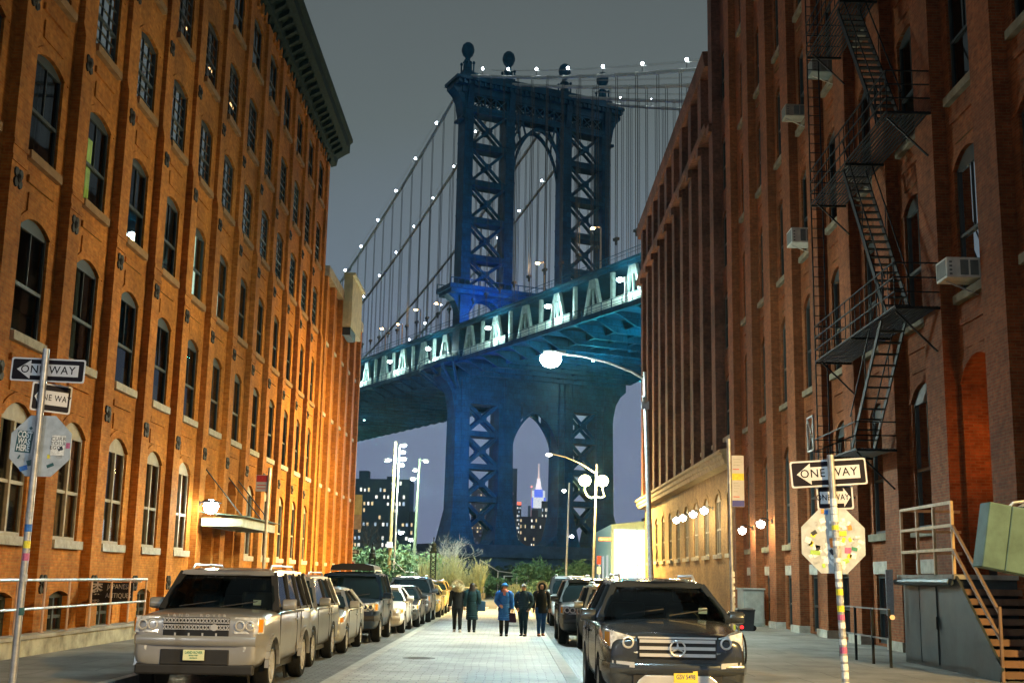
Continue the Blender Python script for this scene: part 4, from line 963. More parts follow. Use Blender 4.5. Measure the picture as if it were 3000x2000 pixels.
m = MB(); m.bar((8.78, 24.4, 2.95), (8.78, 22.25, 1.3), .05); m.bar((8.78, 24.4, 2.48), (8.78, 22.25, .83), .05); m.tube([(8.78, 22.25, .12), (8.78, 22.25, 1.42)], .035, 8)
m.build('stair_rail', pbr('brown_handrail', (.2, .13, .09), .5), hr); m = MB(); m.bar((10.85, 24.4, 2.95), (10.85, 22.25, 1.3), .05); m.tube([(10.85, 22.25, .12), (10.85, 22.25, 1.42)], .035, 8); m.bar((10.85, 24.4, 2.0), (10.85, 24.4, 3.0), .05); m.build('stair_rail', MT['brown_handrail'], hr)
fn = thing('low_fence', 'short black two bar fence between the stoop and the right area way', 'fence', (7.8, 27.4, .12))
m = MB()
for z in (1.27, .68): m.bar((7.8, 25.5, z), (7.8, 29.3, z), .035)
m.build('rail_bar', pbr('fence_rail', (.3, .31, .32), .4, .5), fn)
for y in (25.5, 26.7, 28.0, 29.3): MB().bar((7.8, y, .12), (7.8, y, 1.27), .05).build('post', M_iron, fn)
nb_ = thing('notice', 'pale upright notice board by the corner of the stoop', 'sign', (8.5, 27.75, .9))
MB().box(8.44, 27.73, 1.1, 8.6, 27.76, 2.1).bar((8.5, 27.77, .12), (8.5, 27.77, 1.1), .03).build('board', SC['grey'], nb_)
rf = thing('bicycle_reflector', 'small orange reflector hanging by the stoop corner', 'reflector', (8.3, 25.3, 1.1))
MB().lathe([(.01, -.06), (.05, -.02), (.05, .02), (.01, .06)], (7.85, 25.45, 1.12), 8, 'y').build('lens', emit('reflector_glint', (1, .5, .15), 1.6), rf)  # the reflector's glint is put in as a glowing lens
# ---- fire escape
fe = thing('fire_escape', 'black iron fire escape zigzagging up the red brick loft', 'fire escape', (9.5, 31.5, 5.2))
def platform(y0, y1, z, hgt=1.05):
    m = MB(); x0, x1 = 8.92, 9.97
    for i in range(int((x1-x0)/.09)+1): m.bar((x0+i*.09, y0, z), (x0+i*.09, y1, z), .03, .04)
    for y in (y0, (y0+y1)/2, y1): m.bar((x0, y, z-.03), (x1, y, z-.03), .06)
    for y in (y0+.3, y1-.3): m.bar((x0+.1, y, z-.05), (x1, y, z-1.0), .04)
    for zz in (z+.35, z+.7, z+hgt): m.bar((x0, y0, zz), (x0, y1, zz), .03); [m.bar((x0, y, zz), (x1, y, zz), .03) for y in (y0, y1)]
    n = int((y1-y0)/.45)
    for i in range(n+1): y = y0+(y1-y0)*i/n; m.bar((x0, y, z), (x0, y, z+hgt), .022)
    return m.build('platform', M_iron, fe)
def flight(ya, za, yb_, zb_, x0=9.05, x1=9.65):
    m = MB(); n = int(abs(za-zb_)/.24)
    for x in (x0, x1): m.bar((x, ya, za), (x, yb_, zb_), .03, .16); m.bar((x, ya, za+.9), (x, yb_, zb_+.9), .03)
    for i in range(1, n): t_ = i/n; y = ya+(yb_-ya)*t_; z = za+(zb_-za)*t_; m.box(x0, y-.09, z-.01, x1, y+.09, z+.015)
    for t_ in (.05, .5, .95):
        y = ya+(yb_-ya)*t_; z = za+(zb_-za)*t_; [m.bar((x, y, z), (x, y, z+.9), .022) for x in (x0, x1)]
    return m.build('stair_flight', M_iron, fe)
platform(31.4, 35.7, 5.2, .35); flight(29.3, 8.15, 32.3, 5.25)
for z0, z1 in ((8.15, 12.95), (12.95, 17.7), (17.7, 22.15), (22.15, 26.7)):
    platform(27.8, 35.3, z0); flight(32.2, z1, 28.9, z0+.05)
platform(27.8, 35.3, 26.7)
m = MB(); m.box(8.9, 35.75, 5.6, 8.95, 36.5, 5.65).box(8.9, 35.75, 6.6, 8.95, 36.5, 6.65).box(8.9, 35.75, 5.6, 8.95, 35.8, 6.65).box(8.9, 36.45, 5.6, 8.95, 36.5, 6.65).bar((8.93, 35.8, 5.65), (8.93, 36.45, 6.6), .03).bar((8.93, 36.45, 5.65), (8.93, 35.8, 6.6), .03)
m.build('gate_panel', pbr('pale_gate', (.45, .42, .38), .6), fe)
m = MB()
for x, y in ((9.0, 35.6), (9.35, 35.6)): m.bar((x, y, 5.2), (x, y, 27), .035)
for i in range(70): m.bar((9.0, 35.6, 5.4+i*.3), (9.35, 35.6, 5.4+i*.3), .02)
m.build('ladder', M_iron, fe)
# ---- window air conditioners
M_ac = pbr('ac_white', (.6, .62, .56), .5, var=.2, scale=5); M_acg = pbr('ac_grille', (.12, .14, .13), .6)
def ac(y, z, label, s=1, m_=None):
    o = thing('air_conditioner', label, 'air conditioner', (9.75, y, z), 'air conditioners in the red loft windows')
    x0, x1 = 9.5, 10.3; w_, h = .68*s, .46*s; y0, y1 = y-w_/2, y+w_/2
    MB().box(x0, y0, z, x1, y1, z+h).build('housing', m_ or M_ac, o, bevel=.015)
    m = MB()
    for i in range(2): m.box(x0+.1+.22*i+.2, y0-.004, z+.06, x0+.28+.22*i+.2, y0+.002, z+h-.06)
    for i in range(4): m.box(x0+.06, y0-.004, z+.06+i*.09*s, x0+.12, y0+.002, z+.1+i*.09*s)
    m.box(x0-.004, y0+.05, z+.05, x0+.002, y1-.05, z+h-.05); m.build('grille', M_acg, o)
    MB().bar((x0+.1, y, z-.01), (x1, y, z-.3), .03).build('support', M_steel, o)
ac(40.7, 13.2, 'white window air conditioner high on the red loft, two bays beyond the fire escape', 1.15)
ac(26.3, 8.4, 'white window air conditioner with split grille, nearest the camera on the red loft')
ac(37.3, 17.95, 'dark grey window air conditioner near the top of the fire escape', 1, pbr('ac_grey', (.2, .24, .22), .6))
ac(41.1, 17.95, 'grey window air conditioner two storeys above the lit white one', .95, pbr('ac_brown', (.3, .28, .22), .6))
ac(33.6, 13.2, 'blue grey window air conditioner half hidden behind the fire escape', .8, pbr('ac_grey', (.2, .24, .22), .6))
# ---- hooded signal box at the right edge
hb = thing('signal_housing', 'grey green ribbed signal housing seen from behind at the right edge', 'traffic signal', (6.0, 14, .12))
M_hb = pbr('signal_grey_green', (.07, .12, .1), .6, 0, .2, var=.3, scale=4)
Mr = Matrix.Translation((5.92, 14, 2.31)) @ Matrix.Rotation(R(10), 4, 'Y')
def rbox(mb, M, x0, y0, z0, x1, y1, z1):
    return mb.add([tuple(M @ Vector(p_)) for p_ in ((x0,y0,z0),(x1,y0,z0),(x1,y1,z0),(x0,y1,z0),(x0,y0,z1),(x1,y0,z1),(x1,y1,z1),(x0,y1,z1))], [(0,3,2,1),(4,5,6,7),(0,1,5,4),(1,2,6,5),(2,3,7,6),(3,0,4,7)])
m = MB()
for i in range(3): rbox(m, Mr, -.5+i*.26, 0, -.42, -.245+i*.26, .3, .32)
m.build('housing', M_hb, hb, bevel=.01)
m = MB(); m.tube([tuple(Mr @ Vector(p_)) for p_ in ((-.25, .1, .3), (-.2, .1, .37), (-.05, .1, .42), (.1, .1, .38), (.15, .1, .3))], .018, 6); m.lathe([(.05, 0), (.09, .05), (.03, .09)], tuple(Mr @ Vector((-.05, .1, .3))), 10); m.build('cable_loop', M_steel, hb)
MB().tube([(6.02, 14.2, .12), (6.0, 14.2, 2.2)], .05, 10).build('post', M_hb, hb)
# ---- bins, cabinet, bicycle
for x, y, l in ((8.3, 43.6, 'nearer'), (8.5, 45.0, 'farther')):
    o = thing('rubbish_bin', 'dark wheeled bin against the red loft wall, %s of two' % l, 'bin', (x, y, .12))
    MB().add([(x+a, y+b, z) for z, k in ((.12, .24), (.8, .3)) for a, b in ((-k, -k), (k, -k), (k, k), (-k, k))], [(0,3,2,1),(4,5,6,7),(0,1,5,4),(1,2,6,5),(2,3,7,6),(3,0,4,7)]).build('body', M_plastic, o)
    MB().box(x-.32, y-.32, .8, x+.32, y+.32, .86).bar((x+.3, y-.2, .83), (x+.3, y+.2, .83), .05).build('lid', M_plastic, o, bevel=.02)
    for b in (-.2, .2): MB().lathe([(.1, 0), (.1, .05)], (x+.26, y+b, .22), 10, 'y').build('wheel', M_rubber, o)
o = thing('utility_cabinet', 'grey metal utility cabinet at the foot of the red loft wall', 'cabinet', (9.5, 48.6, .12))
MB().box(9.1, 48.0, .12, 9.9, 49.3, 1.5).build('body', pbr('cabinet_grey', (.28, .3, .27), .5, .3), o, bevel=.02)
MB().box(9.15, 47.985, .25, 9.85, 48.0, 1.4).box(9.06, 47.95, 1.5, 9.94, 49.35, 1.56).build('door', pbr('cabinet_door', (.33, .35, .32), .5, .3), o)
bk_ = thing('bicycle', 'bicycle with a red tail light standing beside the parking sign post on the right', 'bicycle', (4.5, 24.0, .12), rz=R(3))
def ring_(cy, cz, r_, t_, n=28): return [(0, cy+r_*cos(2*pi*i/n), cz+r_*sin(2*pi*i/n)) for i in range(n+1)]
for cy in (0, 1.02):
    wh = MB().tube(ring_(cy, .34, .33, 0), .018, 6, cap=False).build('wheel', M_rubber, bk_, local=True)
    MB().tube(ring_(cy, .34, .305, 0), .01, 5, cap=False).build('rim', M_rim, wh, local=True)
    m = MB(); [m.tube([(0, cy, .34), (0, cy+.3*cos(k*pi/8), .34+.3*sin(k*pi/8))], .0025, 3) for k in range(16)]; m.build('spoke', M_rim, wh, local=True)
M_bf = pbr('bicycle_paint', (.25, .24, .1), .4, .2)
m = MB(); m.tube([(0, 0, .34), (0, .3, .36), (0, .18, .82)], .016, 6).tube([(0, .3, .36), (0, .82, .86)], .018, 6).tube([(0, .2, .78), (0, .82, .86)], .016, 6).tube([(0, 1.02, .34), (0, .82, .86), (0, .8, 1.0)], .016, 6).build('frame', M_bf, bk_, local=True, sm=40)
MB().tube([(-.27, .85, 1.0), (-.1, .8, 1.04), (.1, .8, 1.04), (.27, .85, 1.0)], .014, 6).build('handlebar', M_chrome, bk_, local=True)
MB().loft([[(-.03, .0, .88), (.03, .0, .88), (.02, .0, .85)], [(-.08, .02, .9), (.08, .02, .9), (.04, .02, .85)], [(-.02, .28, .89), (.02, .28, .89), (.01, .28, .86)]]).build('saddle', M_plastic, bk_, local=True)
MB().lathe([(.01, 0), (.035, .01), (.035, .03)], (0, -.06, .8), 8, 'y').build('tail_light', emit('red_lens', (1, .03, .03), 2.5), bk_, local=True)
# ================================================================ cars
def evalmesh(o):
    dg = bpy.context.evaluated_depsgraph_get(); dg.update(); return bpy.data.meshes.new_from_object(o.evaluated_get(dg))
def paint(name, col, metal=.6, rough=.3): return pbr(name, col, rough, metal, .5, var=.12, scale=2, coat=.8)
M_hl = pbr('headlight_glass', (.72, .74, .76), .15, .25, .9, var=.6, scale=14)
M_amber = pbr('amber_lens', (.8, .3, .02), .2, 0, .7, var=.1)
M_cglass = glass_dark('car_glass', (.008, .02, .025), .03, 1)
M_cgt = see_glass('car_glass_clear', (.45, .55, .55))
M_tail = pbr('tail_lens', (.25, .01, .01), .2, 0, .7)
M_seat = pbr('seat_cloth', (.03, .03, .035), .8)
M_plateY = pbr('plate_yellow', (.8, .62, .08), .45, var=.05); M_plateW = pbr('plate_pale', (.7, .75, .5), .45, var=.05)
def car(name, label, loc, D, pm, cat='car', group='cars parked along both kerbs', rz=0, plate='pale', detail=0):
    o = thing(name, label, cat, loc, group, rz)
    L_, W_, Hh = D['L'], D['W'], D['H']; hw = W_/2; zf, zh, zb = D['zf'], D['zh'], D['zb']; yw, yr, ye, yt = D['yw'], D['yr'], D['ye'], D['yt']
    zbt = D.get('clr', .3); ztr = D.get('ztr', zb); nose = D.get('nose', .12); wt = D['wt']; zr = Hh-D.get('rt', .1)
    def ring(y, z0, zs, zt, w, cr=.03, sq=.8):
        h = [(0, z0), (.8*w, z0), (.965*w, z0+.1), (w, z0+.32*(zs-z0)), (w, z0+.75*(zs-z0)), (.972*w, zs), (sq*w, zt), (0, zt+cr)]
        return [(x, y, z) for x, z in h]+[(-x, y, z) for x, z in h[-2:0:-1]]
    b = MB(); st = []
    st.append(ring(0, zbt+.13, zf-.16, zf-.1, hw*.80, .02))
    st.append(ring(nose*.25, zbt+.04, zf-.1, zf-.03, hw*.9, .025))
    st.append(ring(nose, zbt, zf-.07, zf, hw*.95, .03))
    st.append(ring(nose+.28, zbt, zf-.03, zf+.03, hw*.99, .035))
    st.append(ring((nose+.3+yw)*.55, zbt-.02, (zf+zh)/2-.02, (zf+zh)/2+.03, hw, .045))
    st.append(ring(yw, zbt-.02, zb-.02, zh, hw, .03, .86)); st.append(ring(yw+.25, zbt-.02, zb, zb+.01, hw, .005, .9))
    st.append(ring((yw+yt)/2, zbt-.02, zb+.01, zb+.02, hw, .0, .9)); st.append(ring(yt-.15, zbt-.02, zb+.01, zb+.02, hw, 0, .9))
    if L_-yt > .45:
        st.append(ring(yt+.1, zbt, ztr-.03, ztr, hw*.985, .02, .84)); st.append(ring(L_-.3, zbt, ztr-.05, ztr-.01, hw*.97, .02)); st.append(ring(L_-.06, zbt+.08, ztr-.12, ztr-.06, hw*.9, .01))
    else: st.append(ring(L_-.12, zbt, zb, zb+.01, hw*.98, 0, .9))
    st.append(ring(L_, zbt+.14, (ztr if L_-yt > .45 else zb)-.16, (ztr if L_-yt > .45 else zb)-.06, hw*.84, 0))
    b.loft(st); tmp = b.build('body_tmp', pm); tmp.parent = None
    ss_ = tmp.modifiers.new('s', 'SUBSURF'); ss_.levels = 2; ss_.render_levels = 2
    wr_, ya, yb_ = D['wr'], D['ya'], D['yb']; cut = MB()
    for y in (ya, yb_):
        for sg in (-1, 1): cut.lathe([(wr_+.06, sg*(hw-.27)), (wr_+.06, sg*(hw+.2))], (0, y, wr_), 24, 'x')
    co = cut.build('cut', M_plastic); bo = tmp.modifiers.new('b', 'BOOLEAN'); bo.operation = 'DIFFERENCE'; bo.object = co; bo.solver = 'EXACT'
    me = evalmesh(tmp); bpy.data.objects.remove(tmp); bpy.data.objects.remove(co); me.materials.clear(); me.materials.append(pm); smooth(me, 32)
    body = bpy.data.objects.new('body', me); COL.objects.link(body); adopt(body, o)
    P_ = lambda mb, n, m, par=o, **k: mb.build(n, m, par, local=True, **k)
    # dark wheel wells + sills
    m = MB()
    for sg in (-1, 1):
        for y in (ya, yb_): m.lathe([(wr_+.055, sg*(hw-.28)), (wr_+.055, sg*(hw-.262))], (0, y, wr_), 20, 'x')
    m.box(-hw*.86, ya-.25, zbt-.06, hw*.86, yb_+.25, zbt+.05); P_(m, 'underbody', M_plastic)
    # cabin
    wb = hw*.93; bow = .07
    def arc(y, z, w, bw, n=8): return [(w*x, y-bw*(1-x*x), z) for x in [-1+2*i/n for i in range(n+1)]]
    g = M_cgt if detail else M_cglass
    m = MB(); m.loft([arc(yw+.0, zh-.0, wb*.985, .14), arc((yw+yr)/2-.03, (zh+zr)/2+.02, (wb+wt)/2*.985, .12), arc(yr+.02, zr-.02, wt*.97, .09)], closed=False, cap=False); P_(m, 'windscreen', g, sm=60)
    for sg in (-1, 1):
        m = MB(); z0 = zb+.015
        m.loft([[(sg*wb*.995, yw+.12, z0), (sg*wt*.995, yr+.1, zr)], [(sg*(wb+.012), (yw+yt)/2, z0), (sg*(wt+.012), (yr+ye)/2, zr)], [(sg*wb*.99, yt-.06, z0), (sg*wt*.98, ye-.04, zr)]], closed=False, cap=False)
        P_(m, 'side_window', g, sm=60)
    m = MB(); m.loft([arc(yt, zb+.01, wb*.97, -.05), arc(ye+.0, zr-.01, wt*.97, -.04)], closed=False, cap=False); P_(m, 'rear_window', M_cglass, sm=60)
    rf = MB(); rr = []
    ny = 6
    for i in range(ny+1):
        y = yr-.05+(ye-yr+.1)*i/ny; e_ = 1-abs(-1+2*i/ny)**6; z_ = zr+(Hh-zr)*(.55+.45*(1-abs(-1+2*i/ny)**3)); 
        ww = wt*1.02; bw = .08*(1-i/3) if i < 3 else 0
        rr.append([(-ww, y, zr-.03), (-ww*.97, y-bw*.1, zr+(z_-zr)*.6), (-ww*.8, y-bw*.4, zr+(z_-zr)*.93), (0, y-bw, z_), (ww*.8, y-bw*.4, zr+(z_-zr)*.93), (ww*.97, y-bw*.1, zr+(z_-zr)*.6), (ww, y, zr-.03), (ww*.8, y-bw*.3, zr-.035), (0, y-bw, zr-.04), (-ww*.8, y-bw*.3, zr-.035)])
    rf.loft(rr); P_(rf, 'roof', pm, sm=50)
    m = MB(); pw = D.get('pil', .07)
    for sg in (-1, 1):
        m.bar((sg*wb*1.0, yw-.0, zh-.03), (sg*wt*1.0, yr+.02, zr), pw*.9, pw*1.3, up=(1, 0, 0))
        m.bar((sg*wb*.99, yt+.02, zb-.02), (sg*wt*.99, ye, zr), pw, pw*1.6, up=(1, 0, 0))
        m.bar((sg*(wb+.0), yw+.05, zb+.015), (sg*(wb+.0), yt, zb+.015), .04, .05)
    P_(m, 'pillar', D.get('pilm', pm), sm=40)
    for sg in (-1, 1):
        m = MB()
        for t_ in D.get('pillars', (.42, .76)):
            m.bar((sg*(wb+.012), yw+(yt-yw)*t_+.05, zb), (sg*(wt+.012), yr+(ye-yr)*(t_+.02)-.02, zr), .02, .06, up=(1, 0, 0))
        m.bar((sg*(hw*.995), ya+wr_+.2, zb-.03), (sg*(hw*.995), yb_-.1, zb-.03), .012, .03)
        m.bar((sg*(wb+.015), yw+.15, zb+.02), (sg*(wb+.015), yt-.1, zb+.02), .015, .04)
        P_(m, 'window_pillar', M_plastic)
    m = MB()                                       # door shut lines + handles
    for sg in (-1, 1):
        for y in (yw+.1, (yw+yt)/2-.02, yb_-wr_+.02): P_(MB().box(sg*(hw-.012), y, zbt+.1, sg*(hw+.002), y+.012, zb-.04), 'door_seam', M_black)
    m = MB()
    for sg in (-1, 1):
        for y in ((yw+yt)/2-.25, yb_-.35): P_(MB().box(sg*(hw-.01), y, zb-.17, sg*(hw+.025), y+.17, zb-.135), 'door_handle', pm, bevel=.008)
    for sg in (-1, 1):                             # mirrors
        m = MB(); y = yw+.28; m.loft([[(sg*(hw+a), y+b_*1, zb+.1+c_) for b_, c_ in ((-.06, -.07), (.05, -.09), (.07, 0), (.05, .09), (-.04, .08), (-.08, 0))] for a in (-.02, .1, .2)]); mr = P_(m, 'mirror', D.get('mirm', pm), bevel=.02, sm=60)
        m = MB().box(sg*(hw-.08), y-.02, zb+.02, sg*(hw+.02), y+.03, zb+.07); P_(m, 'mirror_arm', M_plastic, mr)
    for y in (ya, yb_):                            # wheels
        for sg in (-1, 1):
            x = sg*(hw-.115); c_ = (x, y, wr_); tw_ = .115
            m = MB().lathe([(wr_*.66, -tw_), (wr_*.9, -tw_), (wr_*.985, -tw_*.75), (wr_, -tw_*.5), (wr_, tw_*.5), (wr_*.985, tw_*.75), (wr_*.9, tw_), (wr_*.66, tw_)], c_, 28, 'x', cap=False)
            wh = P_(m, 'wheel', M_rubber, sm=40); m = MB()
            m.lathe([(wr_*.68, sg*.03), (wr_*.69, sg*.108), (wr_*.62, sg*.1), (wr_*.6, sg*.03)], c_, 24, 'x', cap=False); m.lathe([(.055, sg*.05), (.06, sg*.1), (.03, sg*.108)], c_, 10, 'x')
            for k in range(D.get('spokes', 7)):
                a_ = 2*pi*k/D.get('spokes', 7); m.bar((x+sg*.085, y, wr_), (x+sg*.085, y+wr_*.64*cos(a_), wr_+wr_*.64*sin(a_)), .06, .03, up=(1, 0, 0))
            P_(m, 'rim', M_rim, wh, sm=40)
            P_(MB().lathe([(wr_*.64, sg*.0), (wr_*.64, sg*.02)], c_, 16, 'x'), 'brake_disc', M_plastic, wh)
    # headlights
    hz0, hz1 = D['hl']; hx0, hx1 = D.get('hx', (.52, .96)); sl_ = D.get('hslant', .0); ext = D.get('hback', .3)
    for sg in (-1, 1):
        def hp(z0_, z1_, k=0):
            pts = [(hx0, -.0+nose*.06), (hx0+(hx1-hx0)*.5, nose*.15), (min(.93, hx1-.03), nose*.45), (hx1+.015, nose+ext*.5), (hx1+.03, nose+ext), (hx1-.12, nose+ext), (hx0, nose+.1)]
            return pts
        pts = hp(0, 0); lo, hi = [], []
        for u, y in pts:
            t_ = min(1, max(0, (u-hx0)/(hx1-hx0)))
            lo.append((sg*u*hw, y-.012, hz0+sl_*t_*.6)); hi.append((sg*u*hw, y+.03, hz1-sl_*(1-t_)))
        h_ = P_(MB().loft([lo, hi]), 'headlight', M_hl, bevel=.012, sm=30)
        m = MB()
        for u in ((hx0+.1, hx0+.25) if D.get('rings', 1) else (hx0+.16,)):
            yy = nose*.1+(u-.5)*nose*.5-.022
            m.lathe([(.072, 0), (.078, -.006), (.06, -.012), (.052, -.002)], (sg*u*hw, yy, (hz0+hz1)/2+sl_*(u-hx0-.25)*.4), 16, 'y', cap=False)
        P_(m, 'lamp_ring', M_chrome, h_)
        if D.get('amber', 1):
            u = hx1-.0; P_(MB().loft([[(sg*hw*(u-.03), nose*.5-.016, hz0+sl_*.6+.03), (sg*hw*(u+.018), nose+ext*.45, hz0+sl_*.6+.03), (sg*hw*(u-.05), nose+ext*.45, hz0+sl_*.6+.03)], [(sg*hw*(u-.03), nose*.5+.01, hz1-.03), (sg*hw*(u+.02), nose+ext*.45, hz1-.03), (sg*hw*(u-.05), nose+ext*.45, hz1-.03)]]), 'indicator', M_amber, h_)
        z0, z1 = (zb-.32, zb-.06); P_(MB().box(sg*hw*.62, L_-.08, z0, sg*hw*.9, L_+.012, z1), 'tail_light', M_tail, bevel=.01)
    gz0, gz1 = D['gr']; gx = D.get('gx', .5)*hw; style = D.get('gs', 'slat')
    m = MB().box(-gx, -.006, gz0, gx, .06, gz1); gr = P_(m, 'grille', M_black, bevel=.015)
    m = MB(); n = D.get('gn', 4)
    if style == 'mesh':
        for r_ in (0, 1):
            zz = gz1-.045-r_*.095
            m.box(-gx, -.016, zz+.028, gx, -.008, zz+.036).box(-gx, -.016, zz-.036, gx, -.008, zz-.028)
            for i in range(19): x = -gx+gx*2*(i+.5)/19; m.bar((x-.02, -.012, zz-.03), (x, -.012, zz), .011); m.bar((x+.02, -.012, zz-.03), (x, -.012, zz), .011); m.bar((x, -.012, zz), (x-.02, -.012, zz+.03), .011); m.bar((x, -.012, zz), (x+.02, -.012, zz+.03), .011)
        for i in range(4): x = -gx*.62+gx*1.24*i/3; m.box(x-.012, -.016, gz0+.01, x+.012, -.008, gz0+.05)
        m.lathe([(.001, -.02), (.045, -.02), (.05, -.012)], (gx*.55, 0, gz1-.14), 14, 'y')
    else:
        for i in range(n): z = gz0+(gz1-gz0)*(i+.6)/(n+.2); m.box(-gx+.02, -.022, z-.02, gx-.02, -.005, z+.022)
        m.box(-gx, -.014, gz1-.02, gx, -.004, gz1+.004)
    P_(m, 'grille_bar', M_chrome if style != 'mesh' else M_rim, gr)
    if style == 'star':
        m = MB(); c_ = (0, -.03, (gz0+gz1)/2-.0); m.tube([(.098*cos(2*pi*i/28), -.04, c_[2]+.098*sin(2*pi*i/28)) for i in range(29)], .012, 6, cap=False)
        for k in range(3): a_ = pi/2+k*2*pi/3; m.add([(0, -.05, c_[2]), (.02*cos(a_+pi/2), -.035, c_[2]+.02*sin(a_+pi/2)), (.098*cos(a_), -.04, c_[2]+.098*sin(a_)), (-.02*cos(a_+pi/2), -.035, c_[2]-.02*sin(a_+pi/2))], [(0, 1, 2), (0, 2, 3), (1, 0, 3), (1, 3, 2)])
        P_(m, 'emblem', M_chrome, gr)
    # bumper details
    m = MB().box(-hw*D.get('ix', .55), -.008, zbt+.1, hw*D.get('ix', .55), .05, D['bz0']); P_(m, 'air_intake', M_plastic, bevel=.015)
    bz = D['bz1']; m = MB()
    pts = [(-.99, nose+.5), (-.975, nose+.1), (-.9, nose*.3), (-.6, -.02), (0, -.035), (.6, -.02), (.9, nose*.3), (.975, nose+.1), (.99, nose+.5)]
    m.loft([[(u*hw*1.005, y, z) for z, dy in ((bz-.09, 0), (bz-.06, -.02), (bz+.02, -.02), (bz+.05, 0)) for y in (yy+dy,)] for u, yy in pts], closed=True, cap=True)
    P_(m, 'bumper', D.get('bm', pm), sm=40)
    for sg in (-1, 1):
        P_(MB().lathe([(.001, -.012), (.045, -.012), (.055, .03)], (sg*hw*.72, nose*.2, D.get('fz', zbt+.3)), 14, 'y'), 'fog_lamp', M_hl)
    if plate:
        px, pz = D.get('plate', (0, .52)); pl_ = P_(MB().box(px-.155, -.05, pz-.075, px+.155, -.04, pz+.075), 'licence_plate', M_plateY if plate != 'pale' else M_plateW, bevel=.006)
        if detail: 
            tx = plate if plate != 'pale' else 'LAND ROVER'
            def tx_(s_, sz, z, mt, sx=1):
                q_ = bpy.data.objects.new('lettering', text_mesh(s_, sz, mt, face_y(px, -.0515, z), extrude=.0005, sx=sx, bold=.001)); COL.objects.link(q_); adopt(q_, pl_)
            if plate == 'pale': tx_(tx, .052, pz+.035, SC['dgreen'], .8); tx_('METRO WEST', .022, pz-.005, SC['dgreen']); tx_('203.555.0100', .02, pz-.04, SC['dgreen'])
            else: tx_(tx, .085, pz-.005, pbr('plate_ink', (.05, .06, .2), .5), .72)
    if D.get('rails', 0):
        for sg in (-1, 1):
            m = MB(); m.tube([(sg*wt*.86, yr+.15, Hh-.04), (sg*wt*.86, yr+.3, Hh+.035), (sg*wt*.86, ye-.4, Hh+.035), (sg*wt*.86, ye-.2, Hh-.03)], .02, 6); P_(m, 'roof_rail', M_rim, sm=40)
    m = MB()
    for x0, x1 in ((-.62, -.02), (.05, .62)): P_(MB().bar((x0*hw, yw-.13, zh+.035), (x1*hw, yw-.02, zh+.12), .016), 'wiper', M_black)
    if detail:
        for x in (-.4, .4):
            s_ = P_(MB().box(x-.25, yr+.35, zb-.05, x+.25, yr+.5, zb+.28), 'seat', M_seat, bevel=.05)
            P_(MB().box(x-.13, yr+.36, zb+.3, x+.13, yr+.46, zb+.5), 'headrest', M_seat, s_, bevel=.04)
        P_(MB().box(-.7, ye-.7, zb-.05, .7, ye-.55, zb+.2), 'rear_seat', M_seat, bevel=.05)
        P_(MB().tube([(.4+.17*cos(2*pi*i/20), yw+.5, zb-.0+.17*sin(2*pi*i/20)) for i in range(21)], .015, 6, cap=False), 'steering_wheel', M_black)
        P_(MB().box(-.72, yw+.02, zb-.05, .72, yw+.35, zb+.045), 'dashboard', M_seat, bevel=.03)
        P_(MB().box(-.1, yr+.05, zr-.13, .1, yr+.09, zr-.06), 'rear_view_mirror', M_black, bevel=.01)
        P_(MB().box(.5, yw+.13, zh+.06, .62, yw+.15, zh+.14), 'permit', SC['white'])
    return o, P_, D
SUVBOX = dict(L=4.83, W=1.92, H=1.84, zf=1.14, zh=1.2, zb=1.17, yw=1.38, yr=1.92, ye=4.5, yt=4.72, wt=.73, wr=.385, ya=.9, yb=3.78, clr=.34, nose=.1, hl=(.88, 1.12), hx=(.56, .965), hback=.12, gr=(.84, 1.11), gx=.5, gs='mesh', bz0=.66, bz1=.8, ix=.52, fz=.68, plate=(0, .58), rails=1, rt=.09, pil=.08, pillars=(.33, .62, .84), pilm=M_plastic, spokes=7)
ML = dict(L=4.8, W=1.93, H=1.8, zf=1.08, zh=1.25, zb=1.16, yw=1.3, yr=2.05, ye=4.25, yt=4.68, wt=.64, wr=.37, ya=.93, yb=3.85, clr=.3, nose=.2, hl=(.82, 1.12), hx=(.50, .93), hslant=.1, hback=.35, gr=(.76, 1.04), gx=.53, gs='star', gn=3, rings=0, bz0=.62, bz1=.66, ix=.6, fz=.64, plate=(.1, .55), rails=1, rt=.11, spokes=5)
SUVG = dict(L=4.75, W=1.88, H=1.76, zf=1.06, zh=1.14, zb=1.11, yw=1.3, yr=1.95, ye=4.3, yt=4.62, wt=.67, wr=.36, ya=.88, yb=3.6, clr=.3, nose=.14, hl=(.82, 1.04), hx=(.55, .95), gr=(.8, 1.02), gx=.45, gn=3, bz0=.58, bz1=.66, rails=1, rt=.1)
HATCH = dict(L=4.45, W=1.75, H=1.48, zf=.84, zh=1.02, zb=.98, yw=1.0, yr=1.85, ye=3.3, yt=4.25, wt=.58, wr=.31, ya=.85, yb=3.55, clr=.2, nose=.2, hl=(.64, .84), hx=(.55, .94), hslant=.06, hback=.4, gr=(.62, .72), gx=.35, gn=2, bz0=.42, bz1=.5, plate=(0, .42), rt=.1)
SEDAN = dict(L=4.6, W=1.8, H=1.44, zf=.83, zh=.98, zb=.95, yw=1.25, yr=1.95, ye=3.1, yt=3.85, ztr=1.03, wt=.58, wr=.32, ya=.85, yb=3.6, clr=.2, nose=.16, hl=(.62, .78), hx=(.55, .95), hback=.25, gr=(.56, .74), gx=.3, gn=4, bz0=.42, bz1=.5, plate=(0, .4), rt=.09)
